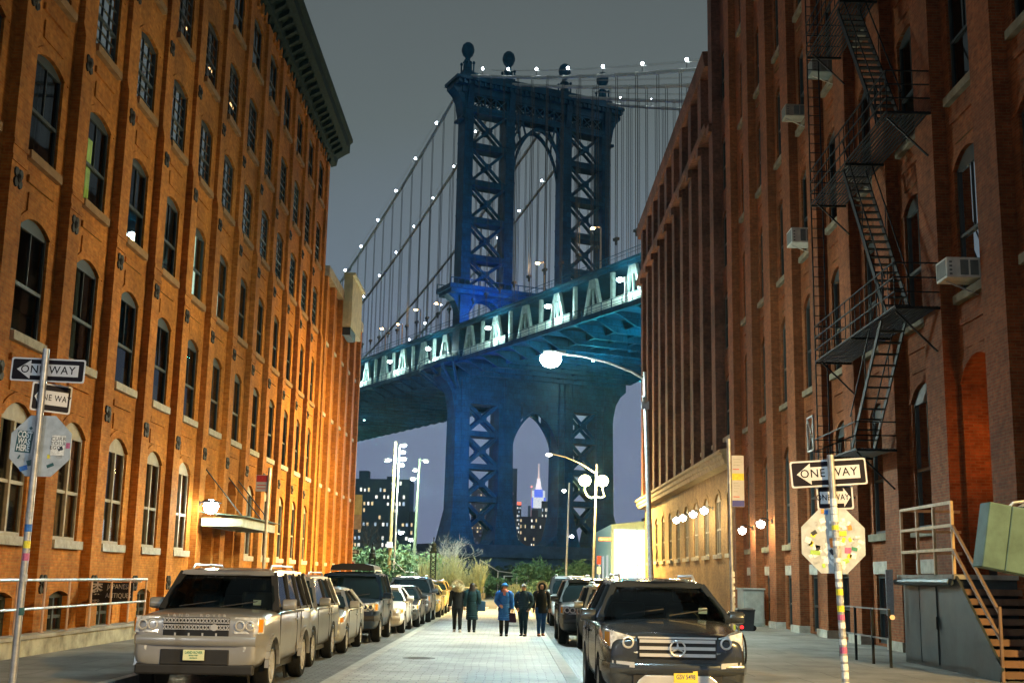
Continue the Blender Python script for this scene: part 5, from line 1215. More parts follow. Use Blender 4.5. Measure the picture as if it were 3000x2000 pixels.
Pn = dict(silverbronze=paint('paint_silver_bronze', (.42, .42, .42), .5), steel=paint('paint_steel_blue', (.07, .08, .09), .6, .25), silver=paint('paint_silver', (.42, .44, .45)), palesilver=paint('paint_pale_silver', (.55, .58, .6), .4), navy=paint('paint_navy', (.015, .035, .07), .5), white=paint('paint_white', (.72, .73, .74), 0, .35), dark=paint('paint_graphite', (.05, .055, .06)), gold=paint('paint_gold', (.6, .42, .12), .3), champagne=paint('paint_champagne', (.35, .35, .29)), black=paint('paint_black', (.012, .013, .016), .3), grey=paint('paint_grey', (.18, .19, .2)))
D1 = dict(SUVBOX)
c1, P_, _ = car('parked_suv', 'silver boxy suv with honeycomb grille and pale green dealer plate, first in the left row', (-4.5, 18.2, 0), D1, Pn['silverbronze'], cat='suv', plate='pale', detail=1)
# extra dark front lip, lower rail and wheel arch lips of the first suv
P_(MB().box(-.86, .0, .3, .86, .12, .45), 'lower_bumper', M_plastic, bevel=.03)
m = MB()
for sg in (-1, 1):
    for y in (.9, 3.78):
        for k in range(12):
            a0, a1 = pi*k/12, pi*(k+1)/12; q_ = .45
            m.bar((sg*.965, y+q_*cos(a0), .385+q_*sin(a0)), (sg*.965, y+q_*cos(a1), .385+q_*sin(a1)), .05, .06, up=(1, 0, 0))
P_(m, 'arch_trim', Pn['silverbronze'], sm=40)
q_ = bpy.data.objects.new('lettering', text_mesh('LAND  ROVER', .055, M_rim, face_y(0, .005, 1.135), extrude=.001, sx=1.3, sp=2.1)); COL.objects.link(q_); adopt(q_, kids(c1)[0])
D2 = dict(ML)
c2, P_, _ = car('parked_suv', 'dark blue grey suv with round star emblem and yellow plate, first in the right row', (2.22, 16.3, 0), D2, Pn['steel'], cat='suv', plate='GSV 5498', detail=1)
m = MB(); m.add([(x, y, z) for y in (-.045, .1) for x, z in ((-.62, .3), (-.5, .5), (-.42, .56), (.42, .56), (.5, .5), (.62, .3), (.46, .3), (.36, .43), (-.36, .43), (-.46, .3))], [(0, 1, 8, 9), (1, 2, 8), (2, 3, 7, 8), (3, 4, 7), (4, 5, 6, 7), (10, 19, 18, 11), (11, 18, 12), (12, 18, 17, 13), (13, 17, 14), (14, 17, 16, 15)]+[(i, i+1, i+11, i+10) for i in range(9)]+[(9, 0, 10, 19)])
P_(m, 'skid_plate', M_rim, bevel=.01)
P_(MB().box(-.4, -.043, .585, .4, .0, .66), 'centre_intake', M_plastic, bevel=.01)
for sg in (-1, 1): P_(MB().add([(sg*x, y, z) for x, y, z in ((.56, -.05, .655), (.84, .045, .665), (.84, .045, .735), (.56, -.05, .72), (.56, .05, .655), (.84, .15, .665), (.84, .15, .735), (.56, .05, .72))], [(0,1,2,3),(7,6,5,4),(0,4,5,1),(1,5,6,2),(2,6,7,3),(3,7,4,0)]), 'day_light_bar', M_chrome)
rows = [('parked_suv', 'silver suv with black roof rails, second in the left row', -4.68, 23.5, SUVG, 'silver', 'suv'),
 ('parked_hatchback', 'pale silver wedge shaped hatchback, third in the left row', -4.53, 28.0, HATCH, 'palesilver', 'car'),
 ('parked_suv', 'large navy suv with roof box behind the pale hatchback, fourth in the left row', -4.38, 33.1, dict(SUVG, H=1.86, W=1.94, wt=.72, L=4.85, bm=M_plastic), 'navy', 'suv'),
 ('parked_sedan', 'white saloon with dark kidney grille, fifth in the left row', -4.1, 38.65, SEDAN, 'white', 'car'),
 ('parked_sedan', 'dark silver saloon, sixth in the left row', -3.98, 43.6, SEDAN, 'dark', 'car'),
 ('parked_suv', 'grey suv standing above the dark saloon, seventh in the left row', -3.92, 48.4, SUVG, 'grey', 'suv'),
 ('parked_sedan', 'gold saloon lit amber by the far lamps, eighth in the left row', -3.8, 54.3, SEDAN, 'gold', 'car'),
 ('parked_suv', 'gold suv, last of the left row', -3.85, 60.2, dict(SUVG, H=1.6), 'gold', 'suv'),
 ('parked_suv', 'champagne crossover with roof rails, second in the right row', 2.75, 28.9, dict(SUVG, H=1.66, W=1.82, zh=1.1, zb=1.05, zf=.98, hl=(.76, .96), gr=(.74, .92)), 'champagne', 'suv'),
 ('parked_suv', 'glossy black suv with roof rails, third in the right row', 2.42, 34.0, dict(SUVG, H=1.8, W=1.95), 'black', 'suv'),
 ('parked_van', 'white van, farthest in the right row', 2.6, 47.0, dict(SUVBOX, gs='slat', H=1.9), 'white', 'van')]
for nm, lb, x, y, D, pn, ct in rows:
    o, P_, _ = car(nm, lb, (x, y, 0), dict(D), Pn[pn], cat=ct, plate=('NY' if ct != 'x' else None))
    if 'roof box' in lb: P_(MB().loft([[(a*.62, y_, z) for a, z in ((-1, 1.9), (-.95, 2.02), (-.5, 2.08), (.5, 2.08), (.95, 2.02), (1, 1.9))] for y_ in (2.0, 2.2, 3.6, 3.8)]), 'roof_box', M_plastic, sm=40)
# extra cars glimpsed at the far crossing
for x, y, lb, D, pn, rz in ((-7.5, 78, 'pale saloon crossing behind the left row at the far corner', SEDAN, 'silver', R(80)),):
    car('passing_car', lb, (x, y, 0), dict(D), Pn[pn], group=None, rz=rz, plate='NY')
# ================================================================ people
def skin_mesh(verts, edges, name, mat, lv=2):
    me = bpy.data.meshes.new(name); me.from_pydata([v[:3] for v in verts], edges, []); ob = bpy.data.objects.new(name, me); COL.objects.link(ob)
    ob.modifiers.new('skin', 'SKIN'); sv = me.skin_vertices[0].data
    for i, v in enumerate(verts):
        r_ = v[3]; sv[i].radius = r_ if isinstance(r_, tuple) else (r_, r_)
        sv[i].use_root = (i == 0)
    s_ = ob.modifiers.new('s', 'SUBSURF'); s_.levels = lv; s_.render_levels = lv
    m2 = evalmesh(ob); bpy.data.objects.remove(ob); m2.materials.clear(); m2.materials.append(mat); m2.name = name
    m2.polygons.foreach_set('use_smooth', [True]*len(m2.polygons)); return m2
M_skin = pbr('skin', (.45, .27, .19), .55, var=.1)
def cl(n, c, r_=.85): return pbr('cloth_'+n, c, r_, 0, .08, var=.3, scale=9, bump=.3, bscale=30)
def person(label, loc, h, coat_col, leg_col, shoe_col, coat_len, pose, hat=None, hood=None, hair=None, scarf=None, bag=None, puffer=False, face_away=False, stride=0, arm='hang', yaw=0):
    o = thing('person', label, 'person', loc, rz=(pi if face_away else 0)+yaw); k = h/1.65; V = []; E_ = []
    def a(x, y, z, r_, par=None): V.append((x*k, y*k, z*k, tuple(q*k for q in r_) if isinstance(r_, tuple) else r_*k)); i = len(V)-1; (par is not None) and E_.append((par, i)); return i
    # faces -Y locally
    pel = a(0, 0, .9, (.12, .095)); w_ = a(0, 0, 1.02, (.12, .095), pel); ch = a(0, -.01, 1.2, (.145, .11), w_); sh = a(0, 0, 1.35, (.12, .09), ch); nk = a(0, .01, 1.43, .05, sh); hd0 = a(0, -.005, 1.5, (.07, .075), nk); hd1 = a(0, -.01, 1.57, (.078, .09), hd0); a(0, .0, 1.63, (.06, .07), hd1); 
    a(0, -.105, 1.545, .012, hd1)
    hands = []
    for sg in (-1, 1):
        s_ = stride*sg; hp_ = a(sg*.09, 0, .84, (.08, .085), pel); kn = a(sg*.09, -s_*.55-.01, .47, (.055, .06), hp_); an = a(sg*.085, -s_*.9+.03, .09, (.035, .038), kn); he = a(sg*.085, -s_*.9+.03, .045, (.035, .035), an); a(sg*.1, -s_*.9-.13, .03, (.035, .025), he)
        sd = a(sg*.18, 0, 1.36, (.055, .055), sh)
        if arm == 'pocket': el = a(sg*.29, .06, 1.1, .042, sd); wr = a(sg*.2, -.08, .9, .028, el); d = Vector((-sg*.3, -.4, -.7))
        elif arm == 'half' and sg < 0: el = a(sg*.27, .04, 1.1, .042, sd); wr = a(sg*.16, -.15, .97, .028, el); d = Vector((.6, -.3, -.4))
        elif arm == 'front': el = a(sg*.27, .05, 1.12, .042, sd); wr = a(sg*.13, -.16, .98, .028, el); d = Vector((-sg*.7, -.3, -.2))
        else: el = a(sg*.25, .03-s_*.1, 1.1, .042, sd); wr = a(sg*.26, -.04+s_*.25, .88, .028, el); d = Vector((0, -.1, -1))
        d.normalize(); wv = Vector(V[wr][:3])/k; pm_ = wv+d*.06; pi_ = a(*pm_, (.032, .018), wr); side = d.cross(Vector((0, 1, 0))); side = side.normalized() if side.length > .1 else Vector((1, 0, 0))
        nrm = d.cross(side).normalized()
        for f_, (off, ln) in enumerate(((-.03, .055), (-.01, .068), (.01, .062), (.03, .048))):
            b0 = pm_+d*.035+side*off; b1 = b0+d*ln*.5+nrm*.008; b2 = b1+d*ln*.45+nrm*.02
            i0 = a(*b0, .011, pi_); i1 = a(*b1, .0095, i0); a(*b2, .008, i1)
        t0 = wv+d*.025+side*.032; i0 = a(*t0, .012, wr); i1 = a(*(t0+d*.03+side*.018), .01, i0); a(*(t0+d*.06+side*.014), .009, i1)
        hands.append((Vector(V[sd][:3]), Vector(V[el][:3]), Vector(V[wr][:3]), Vector(V[wr][:3])+d*.1*k))
    me = skin_mesh(V, E_, 'body', M_skin); b = bpy.data.objects.new('body', me); COL.objects.link(b); adopt(b, o)
    P_ = lambda mb, n, m, **q: mb.build(n, m, o, local=True, **q)
    # trousers and shoes
    for sg, li in ((-1, 0), (1, 1)):
        s_ = stride*sg
        lg = MB().tube([(sg*.09*k, 0, .88*k), (sg*.095*k, -s_*.28*k-.005, .68*k), (sg*.09*k, (-s_*.55-.01)*k, .47*k), (sg*.088*k, (-s_*.75+.025)*k, .28*k), (sg*.085*k, (-s_*.9+.03)*k, .07*k)], [.115*k, .1*k, .073*k, .068*k, .052*k], 12); P_(lg, 'trouser_leg', leg_col, sm=60)
        y0 = (-s_*.9+.03)*k
        P_(MB().loft([[(sg*.087*k+xx*k, y0+yy*k, zz*k) for xx, zz in ((-ww, .0), (ww, .0), (ww*.95, hh*.6), (ww*.4, hh), (-ww*.4, hh), (-ww*.95, hh*.6))] for yy, ww, hh in ((.07, .03, .07), (.04, .045, .1), (-.06, .048, .09), (-.14, .047, .055), (-.2, .025, .03))]), 'shoe', shoe_col, bevel=.006, sm=50)
    P_(MB().loft([[(rx*k*cos(2*pi*i/16), ry*k*sin(2*pi*i/16), z*k) for i in range(16)] for z, rx, ry in ((1.0, .15, .12), (.92, .175, .135), (.84, .18, .135), (.77, .13, .11))]), 'trouser_seat', leg_col, sm=60)
    # coat
    rings = []; zb0 = coat_len
    prof = [(1.47, .065, .065), (1.43, .085, .08), (1.40, .125, .1), (1.36, .165, .115), (1.28, .195, .135), (1.15, .19, .14), (1.02, .175, .135), (.92, .185, .145), (.8, .195, .15)]
    prof = [p_ for p_ in prof if p_[0] > zb0+.03]
    if zb0 < .78: prof += [(.66, .2, .155)] if zb0 < .62 else []
    if zb0 < .5: prof += [(.5, .205, .16)]
    prof += [(zb0, .2 if zb0 < .8 else .185, .158 if zb0 < .8 else .145)]
    if puffer:
        p2 = []
        for (z0, a0, b0), (z1, a1, b1) in zip(prof, prof[1:]):
            n = max(1, round((z0-z1)/.06))
            for i in range(n): t_ = i/n; p2 += [(z0+(z1-z0)*t_, (a0+(a1-a0)*t_)*.97, (b0+(b1-b0)*t_)*.97), (z0+(z1-z0)*(t_+.5/n), (a0+(a1-a0)*(t_+.5/n))*1.06, (b0+(b1-b0)*(t_+.5/n))*1.08)]
        prof = p2+[prof[-1]]
    for z, rx, ry in prof:
        n = 20; rings.append([(rx*k*cos(2*pi*i/n)*(1+.03*sin(3*i+z*9)), ry*k*sin(2*pi*i/n)*(1+.03*cos(5*i+z*7)), z*k+(.004*sin(i*2.1) if z == prof[-1][0] else 0)) for i in range(n)])
    ct = MB().loft(rings)
    for sdp, el, wr, hn in hands:
        mid1 = (sdp+el)/2; mid2 = (el+wr)/2
        iw = Vector((-sdp.x*.55, 0, .045*k)); bk_r = 1.18 if puffer else 1.05
        ct.tube([sdp+iw, sdp+iw*.45+Vector((0, 0, .012*k)), sdp+Vector((sdp.x*.05, 0, -.015)), sdp+(mid1-sdp)*.4+Vector((sdp.x*.06, 0, 0)), mid1, el, mid2, wr+(wr-el)*.06], [q_*k*bk_r for q_ in (.03, .06, .076, .08, .075, .064, .06, .048)], 12)
    P_(ct, 'coat', coat_col, sm=60)
    hx = (0, -.008*k, 1.57*k)
    def blob(n, m_, c_, r3, z_cut=None, nz=0, u=14, v=9, a0=-pi/2, a1=pi/2):
        rr = []
        for j in range(v+1):
            ph = a0+(a1-a0)*j/v; rr.append([(c_[0]+r3[0]*cos(ph)*cos(2*pi*i/u)*(1+nz*sin(7*i+j*3)), c_[1]+r3[1]*cos(ph)*sin(2*pi*i/u)*(1+nz*cos(5*i+j)), c_[2]+r3[2]*sin(ph)) for i in range(u)])
        return P_(MB().loft(rr), n, m_, sm=60)
    # face features
    for sg in (-1, 1):
        P_(MB().lathe([(.001, -.008*k), (.012*k, -.004*k), (.012*k, .004*k)], (sg*.032*k, -.096*k, 1.565*k), 8, 'y'), 'eye', M_black); P_(MB().lathe([(.012*k, -.01*k), (.022*k, 0), (.01*k, .01*k)], (sg*.085*k, .0, 1.55*k), 8, 'x'), 'ear', M_skin)
    P_(MB().box(-.022*k, -.1*k, 1.505*k, .022*k, -.09*k, 1.513*k), 'mouth', pbr('lips', (.3, .1, .09), .5))
    if hair: blob('hair', hair, (0, .022*k, 1.575*k), (.1*k, .095*k, .105*k), nz=.03)
    if hair and pose == 'longhair': P_(MB().loft([[(.1*k*w2*cos(2*pi*i/12), .06*k+.05*k*sin(2*pi*i/12), z*k) for i in range(12)] for z, w2 in ((1.62, .7), (1.5, 1.1), (1.38, 1.25), (1.25, 1.2), (1.15, .7))]), 'long_hair', hair, sm=60)
    if hat:
        blob('hat', hat, (0, .0, 1.6*k), (.103*k, .11*k, .095*k), a0=-.05, v=6); P_(MB().lathe([(.1*k, 1.585*k), (.112*k, 1.59*k), (.114*k, 1.63*k), (.1*k, 1.635*k)], (0, 0, 0), 18), 'hat_brim', hat, sm=50)
    if hood:
        fur, R_ = hood; m = MB(); rf_ = random.Random(4); c0 = Vector((0, -.03*k if not face_away else .0, 1.545*k))
        P_(MB().loft([[(c0.x+.14*k*q*cos(t_), .03*k+yy*k, c0.z+.16*k*q*sin(t_)) for t_ in [2*pi*i/16 for i in range(16)]] for yy, q in ((-.08, .95), (0, 1.05), (.07, .9), (.12, .5))]), 'hood', coat_col, sm=60)
        for i in range(900):
            t_ = rf_.uniform(-.7, pi+.7); q = Vector((cos(t_)*.155*R_, 0, sin(t_)*.165*R_))*k; b0 = c0+q*rf_.uniform(.85, 1.0)+Vector((0, rf_.uniform(-.09, -.02)*k, 0)); d = (q.normalized()+Vector((rf_.uniform(-.6, .6), rf_.uniform(-.9, .3), rf_.uniform(-.6, .6)))).normalized()*rf_.uniform(.03, .07)*k; sd = d.cross(Vector((rf_.random(), 1, 0))).normalized()*.005
            m.add([b0-sd, b0+sd, b0+d], [(0, 1, 2)])
        if face_away:
            for i in range(1500):
                v = Vector((rf_.gauss(0, 1), rf_.gauss(0, 1), rf_.gauss(0, 1))).normalized(); b0 = Vector((0, .05, 1.52))*k+Vector((v.x*.19, v.y*.13, v.z*.17))*k; d = (v+Vector((rf_.uniform(-.5, .5), 0, rf_.uniform(-.6, .2)))).normalized()*.06*k; sd = d.cross(Vector((0, 1, .3))).normalized()*.006
                m.add([b0-sd, b0+sd, b0+d], [(0, 1, 2)])
            blob('hood_lining', fur, (0, .05*k, 1.52*k), (.19*k, .13*k, .17*k), nz=.05)
        P_(m, 'fur_trim', fur)
    if scarf: P_(MB().lathe([(.07*k, 1.38*k), (.12*k, 1.4*k), (.125*k, 1.44*k), (.1*k, 1.48*k), (.06*k, 1.5*k)], (0, -.02*k, 0), 16), 'scarf', scarf, sm=60); scarf and P_(MB().loft([[(-.05*k, -.13*k, 1.42*k), (.05*k, -.14*k, 1.42*k), (.05*k, -.11*k, 1.42*k)], [(-.045*k, -.17*k, 1.3*k), (.03*k, -.17*k, 1.28*k), (.03*k, -.14*k, 1.28*k)]]), 'scarf_end', scarf)
    return o, hands, k
fur1 = pbr('fur_beige', (.45, .42, .28), .95, var=.4, scale=12)
navy_c, blk, teal_c = cl('navy', (.012, .03, .05)), cl('black', (.01, .012, .015)), cl('dark_teal', (.01, .03, .04))
hair_d = pbr('hair_dark', (.012, .01, .01), .5, var=.3)
person('person seen from behind in a short black jacket with a huge beige fur hood', (-1.62, 41, .005), 1.56, blk, blk, SC['grey'], .82, '', hood=(fur1, 1.25), face_away=True, stride=.12, yaw=.15)
o, hn, k = person('person seen from behind with long dark hair in a long dark quilted coat', (-1.14, 41, .005), 1.56, teal_c, blk, cl('shoe', (.03, .04, .04)), .42, 'longhair', hair=hair_d, face_away=True, puffer=True, stride=.04)
bg_ = thing('shoulder_bag', 'dark blue shoulder bag hanging at the side of the person with long dark hair', 'bag', (-.86, 41, .95))
MB().loft([[(-.84+a*.13, 41.05+b*.09, z) for a, b in ((-1, -1), (1, -1), (1.05, 0), (1, 1), (-1, 1))] for z in (.68, .72, .92, 1.0)]).build('bag_body', cl('blue_bag', (.02, .06, .12), .6), bg_, bevel=.015)
MB().tube([(-.84, 41.02, 1.0), (-.92, 41.03, 1.2), (-.96, 41.0, 1.32)], .012, 6).build('strap', blk, bg_)
o, hn, k = person('woman in a knee length bright blue coat, blue knitted hat and pink scarf', (-.08, 38.75, .005), 1.57, cl('blue', (.02, .12, .5), .6), blk, blk,   .5, '', hat=cl('blue_hat', (.03, .15, .45)), hair=hair_d, scarf=cl('pink_scarf', (.35, .16, .16)), stride=.06, puffer=True, arm='half')
hb_ = thing('handbag', 'small black handbag carried by the woman in the blue coat', 'bag', (.2, 38.75, .55))
hx_ = hn[1][3]+Vector((-.08, 38.75, .005))
MB().loft([[(hx_.x+a*w2, hx_.y+b*.06, z) for a, b in ((-1, -1), (1, -1), (1, 1), (-1, 1))] for z, w2 in ((.42, .13), (.46, .135), (.68, .11), (.7, .1))]).build('bag_body', cl('handbag', (.02, .008, .03), .4), hb_, bevel=.012)
MB().tube([(hx_.x-.08, hx_.y, .69), (hx_.x-.04, hx_.y, .82), (hx_.x+.04, hx_.y, .82), (hx_.x+.08, hx_.y, .69)], .009, 6).build('handle', blk, hb_)
person('man in a grey knitted hat and navy puffer jacket with dark trousers', (.52, 39, .005), 1.55, navy_c, navy_c, blk, .84, '', hat=cl('grey_hat', (.14, .16, .19)), puffer=True, stride=.16, arm='pocket', yaw=-.18)
person('person in a black parka with a fur edged hood and blue jeans', (1.08, 39.2, .005), 1.6, blk, cl('jeans', (.02, .07, .2)), cl('boots', (.09, .03, .03)), .72, '', hood=(fur1, 1.0), hair=hair_d, stride=-.14, yaw=.14)
# ================================================================ the park end of the street
def leafmat(n, c, t_=.25): return pbr(n, c, .7, 0, .3, var=.5, scale=3)
ML1, ML2, ML3, ML4 = leafmat('leaf_green', (.07, .15, .07)), leafmat('leaf_pale', (.17, .28, .15)), leafmat('leaf_dark', (.035, .06, .035)), leafmat('reed_straw', (.26, .29, .16))
M_bark = pbr('bark_pale', (.4, .4, .36), .9, var=.3, bump=.3); M_bark2 = pbr('bark_dark', (.08, .07, .06), .9, var=.3)
def bush(label, x, y, w_, d_, h, mat, n=1500, ls=.16, seed=1, z0=0, group='shrubs in the park at the street end'):
    o = thing('shrub', label, 'shrub', (x, y, z0), group); q = random.Random(seed); m = MB()
    lobes = [(q.uniform(-.75, .75)*w_/2, q.uniform(-.6, .6)*d_/2, q.uniform(.25, .8)*h, q.uniform(.16, .34)*w_, q.uniform(.14, .26)*h) for _ in range(13)]
    for i in range(n):
        lx, ly, lz, r1, r2 = q.choice(lobes); v = Vector((q.gauss(0, 1), q.gauss(0, 1), q.gauss(0, 1))).normalized()*(q.random()**.35)
        p_ = Vector((x+lx+v.x*r1, y+ly+v.y*r1*.8, z0+max(.05, lz+v.z*r2*1.5)))
        a_ = Vector((q.gauss(0, 1), q.gauss(0, 1), q.gauss(0, 1))).normalized(); b_ = a_.cross(Vector((q.gauss(0, 1), q.gauss(0, 1), q.gauss(0, 1)))).normalized(); s_ = ls*q.uniform(.5, 1.3)
        m.add([p_-a_*s_, p_+b_*s_*.45, p_+a_*s_, p_-b_*s_*.45], [(0, 1, 2, 3)])
    m.build('foliage', mat, o)
    m = MB()
    for lx, ly, lz, r1, r2 in lobes: m.tube([(x+lx*.2, y+ly*.2, z0-.05), (x+lx*.6, y+ly*.6, z0+lz*.5), (x+lx, y+ly, z0+lz)], [.05, .035, .012], 5)
    m.build('stem', M_bark2, o)
def reeds(label, x0, x1, y0, y1, h, n, seed, mat=None):
    o = tag(None or bpy.data.objects.new('x', None)); bpy.data.objects.remove(o)
    q = random.Random(seed); m = MB()
    for i in range(n):
        x, y = q.uniform(x0, x1), q.uniform(y0, y1); hh = h*q.uniform(.5, 1.1)*(.75+.25*sin(x*2.3)); lx, ly = q.gauss(0, .16)*hh, q.gauss(0, .1)*hh; w_ = q.uniform(.012, .03)
        a_ = q.uniform(0, pi); dx, dy = cos(a_)*w_, sin(a_)*w_
        m.add([(x-dx, y-dy, -.02), (x+dx, y+dy, -.02), (x+lx*.4+dx, y+ly*.4+dy, hh*.6), (x+lx*.4-dx, y+ly*.4-dy, hh*.6), (x+lx, y+ly, hh)], [(0, 1, 2, 3), (3, 2, 4)])
        if q.random() < .25: m.add([(x+lx-.04, y+ly, hh-.02), (x+lx+.04, y+ly, hh-.02), (x+lx*1.2+.02, y+ly, hh+.28)], [(0, 1, 2)])
    ob = m.build('grass', mat or ML4); ob['label'] = label; return tag(ob, kind='stuff')
def bare_tree(name, label, x, y, h, mat, seed, spread=.55, depth=5, r0=.07, multi=1, z0=0):
    o = thing(name, label, 'tree', (x, y, z0)); q = random.Random(seed); tr = MB(); cr = MB()
    def grow(p_, d, l, r_, k):
        mid = p_+d*l*.5+Vector((q.gauss(0, 1), q.gauss(0, 1), q.gauss(0, .4)))*l*.05; e_ = p_+d*l
        (tr if k >= depth-1 else cr).tube([p_, mid, e_], [r_, r_*.85, r_*.68], 5 if k > 2 else 3, cap=False)
        if k <= 0: return
        for _ in range(3 if k > 1 else 4):
            nd_ = (d+Vector((q.gauss(0, spread), q.gauss(0, spread), q.gauss(.12, .3)))).normalized(); grow(e_ if _ else mid, nd_, l*q.uniform(.62, .85), r_*.62, k-1)
    for i in range(multi): grow(Vector((x+q.uniform(-.2, .2), y, z0-.05)), Vector((q.gauss(0, .3 if multi > 1 else .06), q.gauss(0, .1), 1)).normalized(), h*.27, r0, depth)
    tr.build('trunk', mat, o); cr.build('crown', mat, o)
bush('broad grey green shrub behind the left iron gatepost', -11.5, 106, 7, 3, 4.2, ML2, 4600, .2, 1)
bush('tall pale green shrub between the two iron gateposts', -8.2, 107.5, 5.2, 3, 4.6, ML2, 4300, .17, 2)
bush('low leafy shrub at the foot of the wooden pole', -10.2, 104.6, 4, 1.6, 2.6, ML1, 2200, .14, 3)
bush('dark shrub left of the park path', -1.6, 112, 3.4, 2.4, 2.0, ML1, 1700, .14, 4)
bush('rounded grey green shrub right of the park path', 2.3, 112, 4.0, 3, 3.3, ML1, 3200, .15, 5)
bush('bright green shrub beside the lamp pole at right', 5.9, 110, 4.2, 3, 3.4, ML1, 3200, .15, 6)
bush('low pale shrub in front of the rounded one', 3.6, 107.5, 4.4, 2, 1.6, ML2, 1900, .12, 7)
bush('dark hedge under the bridge tower', 1, 135, 16, 5, 3.2, ML3, 2600, .35, 8, group=None)
bush('dark hedge behind the bare tree at left', -16, 132, 16, 6, 5.6, ML3, 2600, .4, 9, group=None)
reeds('pale straw coloured reeds covering the bank on the left', -7.4, -2.2, 103.5, 109, 3.2, 5200, 1)
reeds('short reeds in front of the rounded shrub', -.2, 5.6, 105, 108, 1.1, 1600, 2)
bare_tree('bare_tree', 'pale bare many stemmed tree in front of the left bridge leg', -5.2, 110, 6.6, M_bark, 5, .5, 5, .06, 4)
bare_tree('bare_tree', 'grey bare tree behind the right iron gatepost', -8.6, 113, 5.2, M_bark, 8, .45, 5, .06, 2)
bare_tree('bare_tree', 'dark bare tree in front of the apartment block at far left', -13.6, 118, 9, M_bark2, 12, .4, 6, .11, 1)
struct('terrain', MB().add([(-60, 104.1, .0), (-2.4, 104.1, .0), (-2.2, 118, .5), (-60, 118, 1.2), (-60, 180, .4), (60, 180, .4), (60, 118, .8), (3.2, 118, .5), (3.9, 104.1, 0), (60, 104.1, 0)], [(0, 1, 2, 3), (8, 9, 6, 7), (3, 2, 7, 6, 5, 4)]), M_soil)
# curved low kerb wall with a rail at the corner of the park
o = thing('low_guard_wall', 'low curved concrete wall with a pale rail at the park corner, right of the reeds', 'wall', (-3, 100, 0))
pts = [(-8, 102.2), (-4.5, 102), (-3.0, 102.6), (-2.2, 104), (-2.0, 106.5)]
m = MB(); [m.bar((a, b, .25), (c_, d, .25), .3, .5) for (a, b), (c_, d) in zip(pts, pts[1:])]; m.build('wall_body', M_conc, o)
m = MB(); [m.bar((a, b, .95), (c_, d, .95), .07, .12) for (a, b), (c_, d) in zip(pts, pts[1:])]; [m.bar((a, b, .5), (a, b, .98), .07) for a, b in pts]; m.build('rail', M_rail, o)
o = thing('park_gate', 'pale tubular gate frame across the park path', 'gate', (.8, 114, .4))
m = MB()
for x in (-.3, 1.9): m.tube([(x, 114, .2), (x, 114, 2.0)], .06, 6)
m.tube([(-.3, 114, 1.95), (1.9, 114, 1.95)], .05, 6).tube([(-.3, 114, 1.1), (1.9, 114, 1.1)], .03, 6); m.build('frame', M_rail, o)
o = thing('path_railing', 'pale sloping handrail beside the park path', 'railing', (-1, 118, 1)); m = MB(); m.tube([(-2.6, 116, 3.4), (-.9, 117, 2.4), (.9, 118, 2.2)], .05, 6)
for x, y, z in ((-2.6, 116, 3.4), (-.9, 117, 2.4), (.9, 118, 2.2)): m.tube([(x, y, .3), (x, y, z)], .045, 6)
m.build('rail_bar', M_rail, o)
o = thing('path_railing', 'pale stepped handrail climbing the bank behind the wooden pole', 'railing', (-8, 104, 1)); m = MB()
pp = [(-9.6, 104.4, 3.0), (-8.6, 104.4, 2.1), (-7.8, 104.4, 2.1), (-6.7, 104.2, 1.2)]
for a, b in zip(pp, pp[1:]): m.tube([a, b], .045, 6).tube([(a[0], a[1], a[2]-.45), (b[0], b[1], b[2]-.45)], .03, 6)
for p_ in pp: m.tube([(p_[0], p_[1], 0), p_], .04, 6)
m.build('rail_bar', M_rail, o)
# iron gateposts
M_giron = pbr('green_black_iron', (.02, .035, .035), .6, .3, var=.3)
for x, h, l in ((-10.9, 4.0, 'left'), (-6.0, 4.55, 'right')):
    o = thing('iron_gatepost', 'dark latticed iron gatepost with a pointed finial, the %s of the pair' % l, 'gatepost', (x, 100, .1), 'iron gateposts')
    m = MB(); m.box(x-.32, 99.68, .05, x+.32, 100.32, .45)
    for sx in (-.2, .2):
        for sy in (-.2, .2): m.box(x+sx-.04, 100+sy-.04, .45, x+sx+.04, 100+sy+.04, h-.9)
    n = int((h-1.3)/.33)
    for i in range(n):
        z = .45+i*.33
        for sy in (-.2, .2): m.bar((x-.2, 100+sy, z), (x+.2, 100+sy, z+.33), .04); m.bar((x+.2, 100+sy, z), (x-.2, 100+sy, z+.33), .04)
        for sx in (-.2, .2): m.bar((x+sx, 99.8, z), (x+sx, 100.2, z+.33), .04)
    m.box(x-.3, 99.7, h-.9, x+.3, 100.3, h-.78); m.build('shaft', M_giron, o)
    MB().lathe([(.26, h-.78), (.26, h-.5), (.16, h-.42), (.22, h-.3), (.2, h-.15), (.06, h-.02), (.04, h+.2), (.07, h+.25), (.01, h+.4)], (x, 100, 0), 10).build('finial', M_giron, o)
# tall wooden poles with floodlights
FL = emit('floodlight_glow', (.95, .93, 1), 45)
M_wood = pbr('ochre_wood_pole', (.42, .3, .12), .7, var=.3, scale=2)
def flood(o, x, y, z, dx):
    hd_ = MB().loft([[(x+dx*t_, y+b*w2, z+c_*w2+.0) for b, c_ in ((-1, 0), (-.7, .7), (.7, .7), (1, 0), (.7, -.5), (-.7, -.5))] for t_, w2 in ((.15, .06), (.35, .17), (.7, .2), (.85, .1))]).build('floodlight', M_steel, o)
    MB().lathe([(.02, -.16), (.17, -.12), (.19, -.06)], (x+dx*.55, y, z), 10).build('bulb', FL, hd_)
o = thing('floodlight_pole', 'tall ochre wooden pole with clustered floodlights, left of the bridge tower', 'lamp pole', (-9.95, 105, 0))
MB().tube([(-10.05, 105, 0), (-9.85, 105, 13.1)], [.17, .12], 10).build('pole', M_wood, o, sm=40)
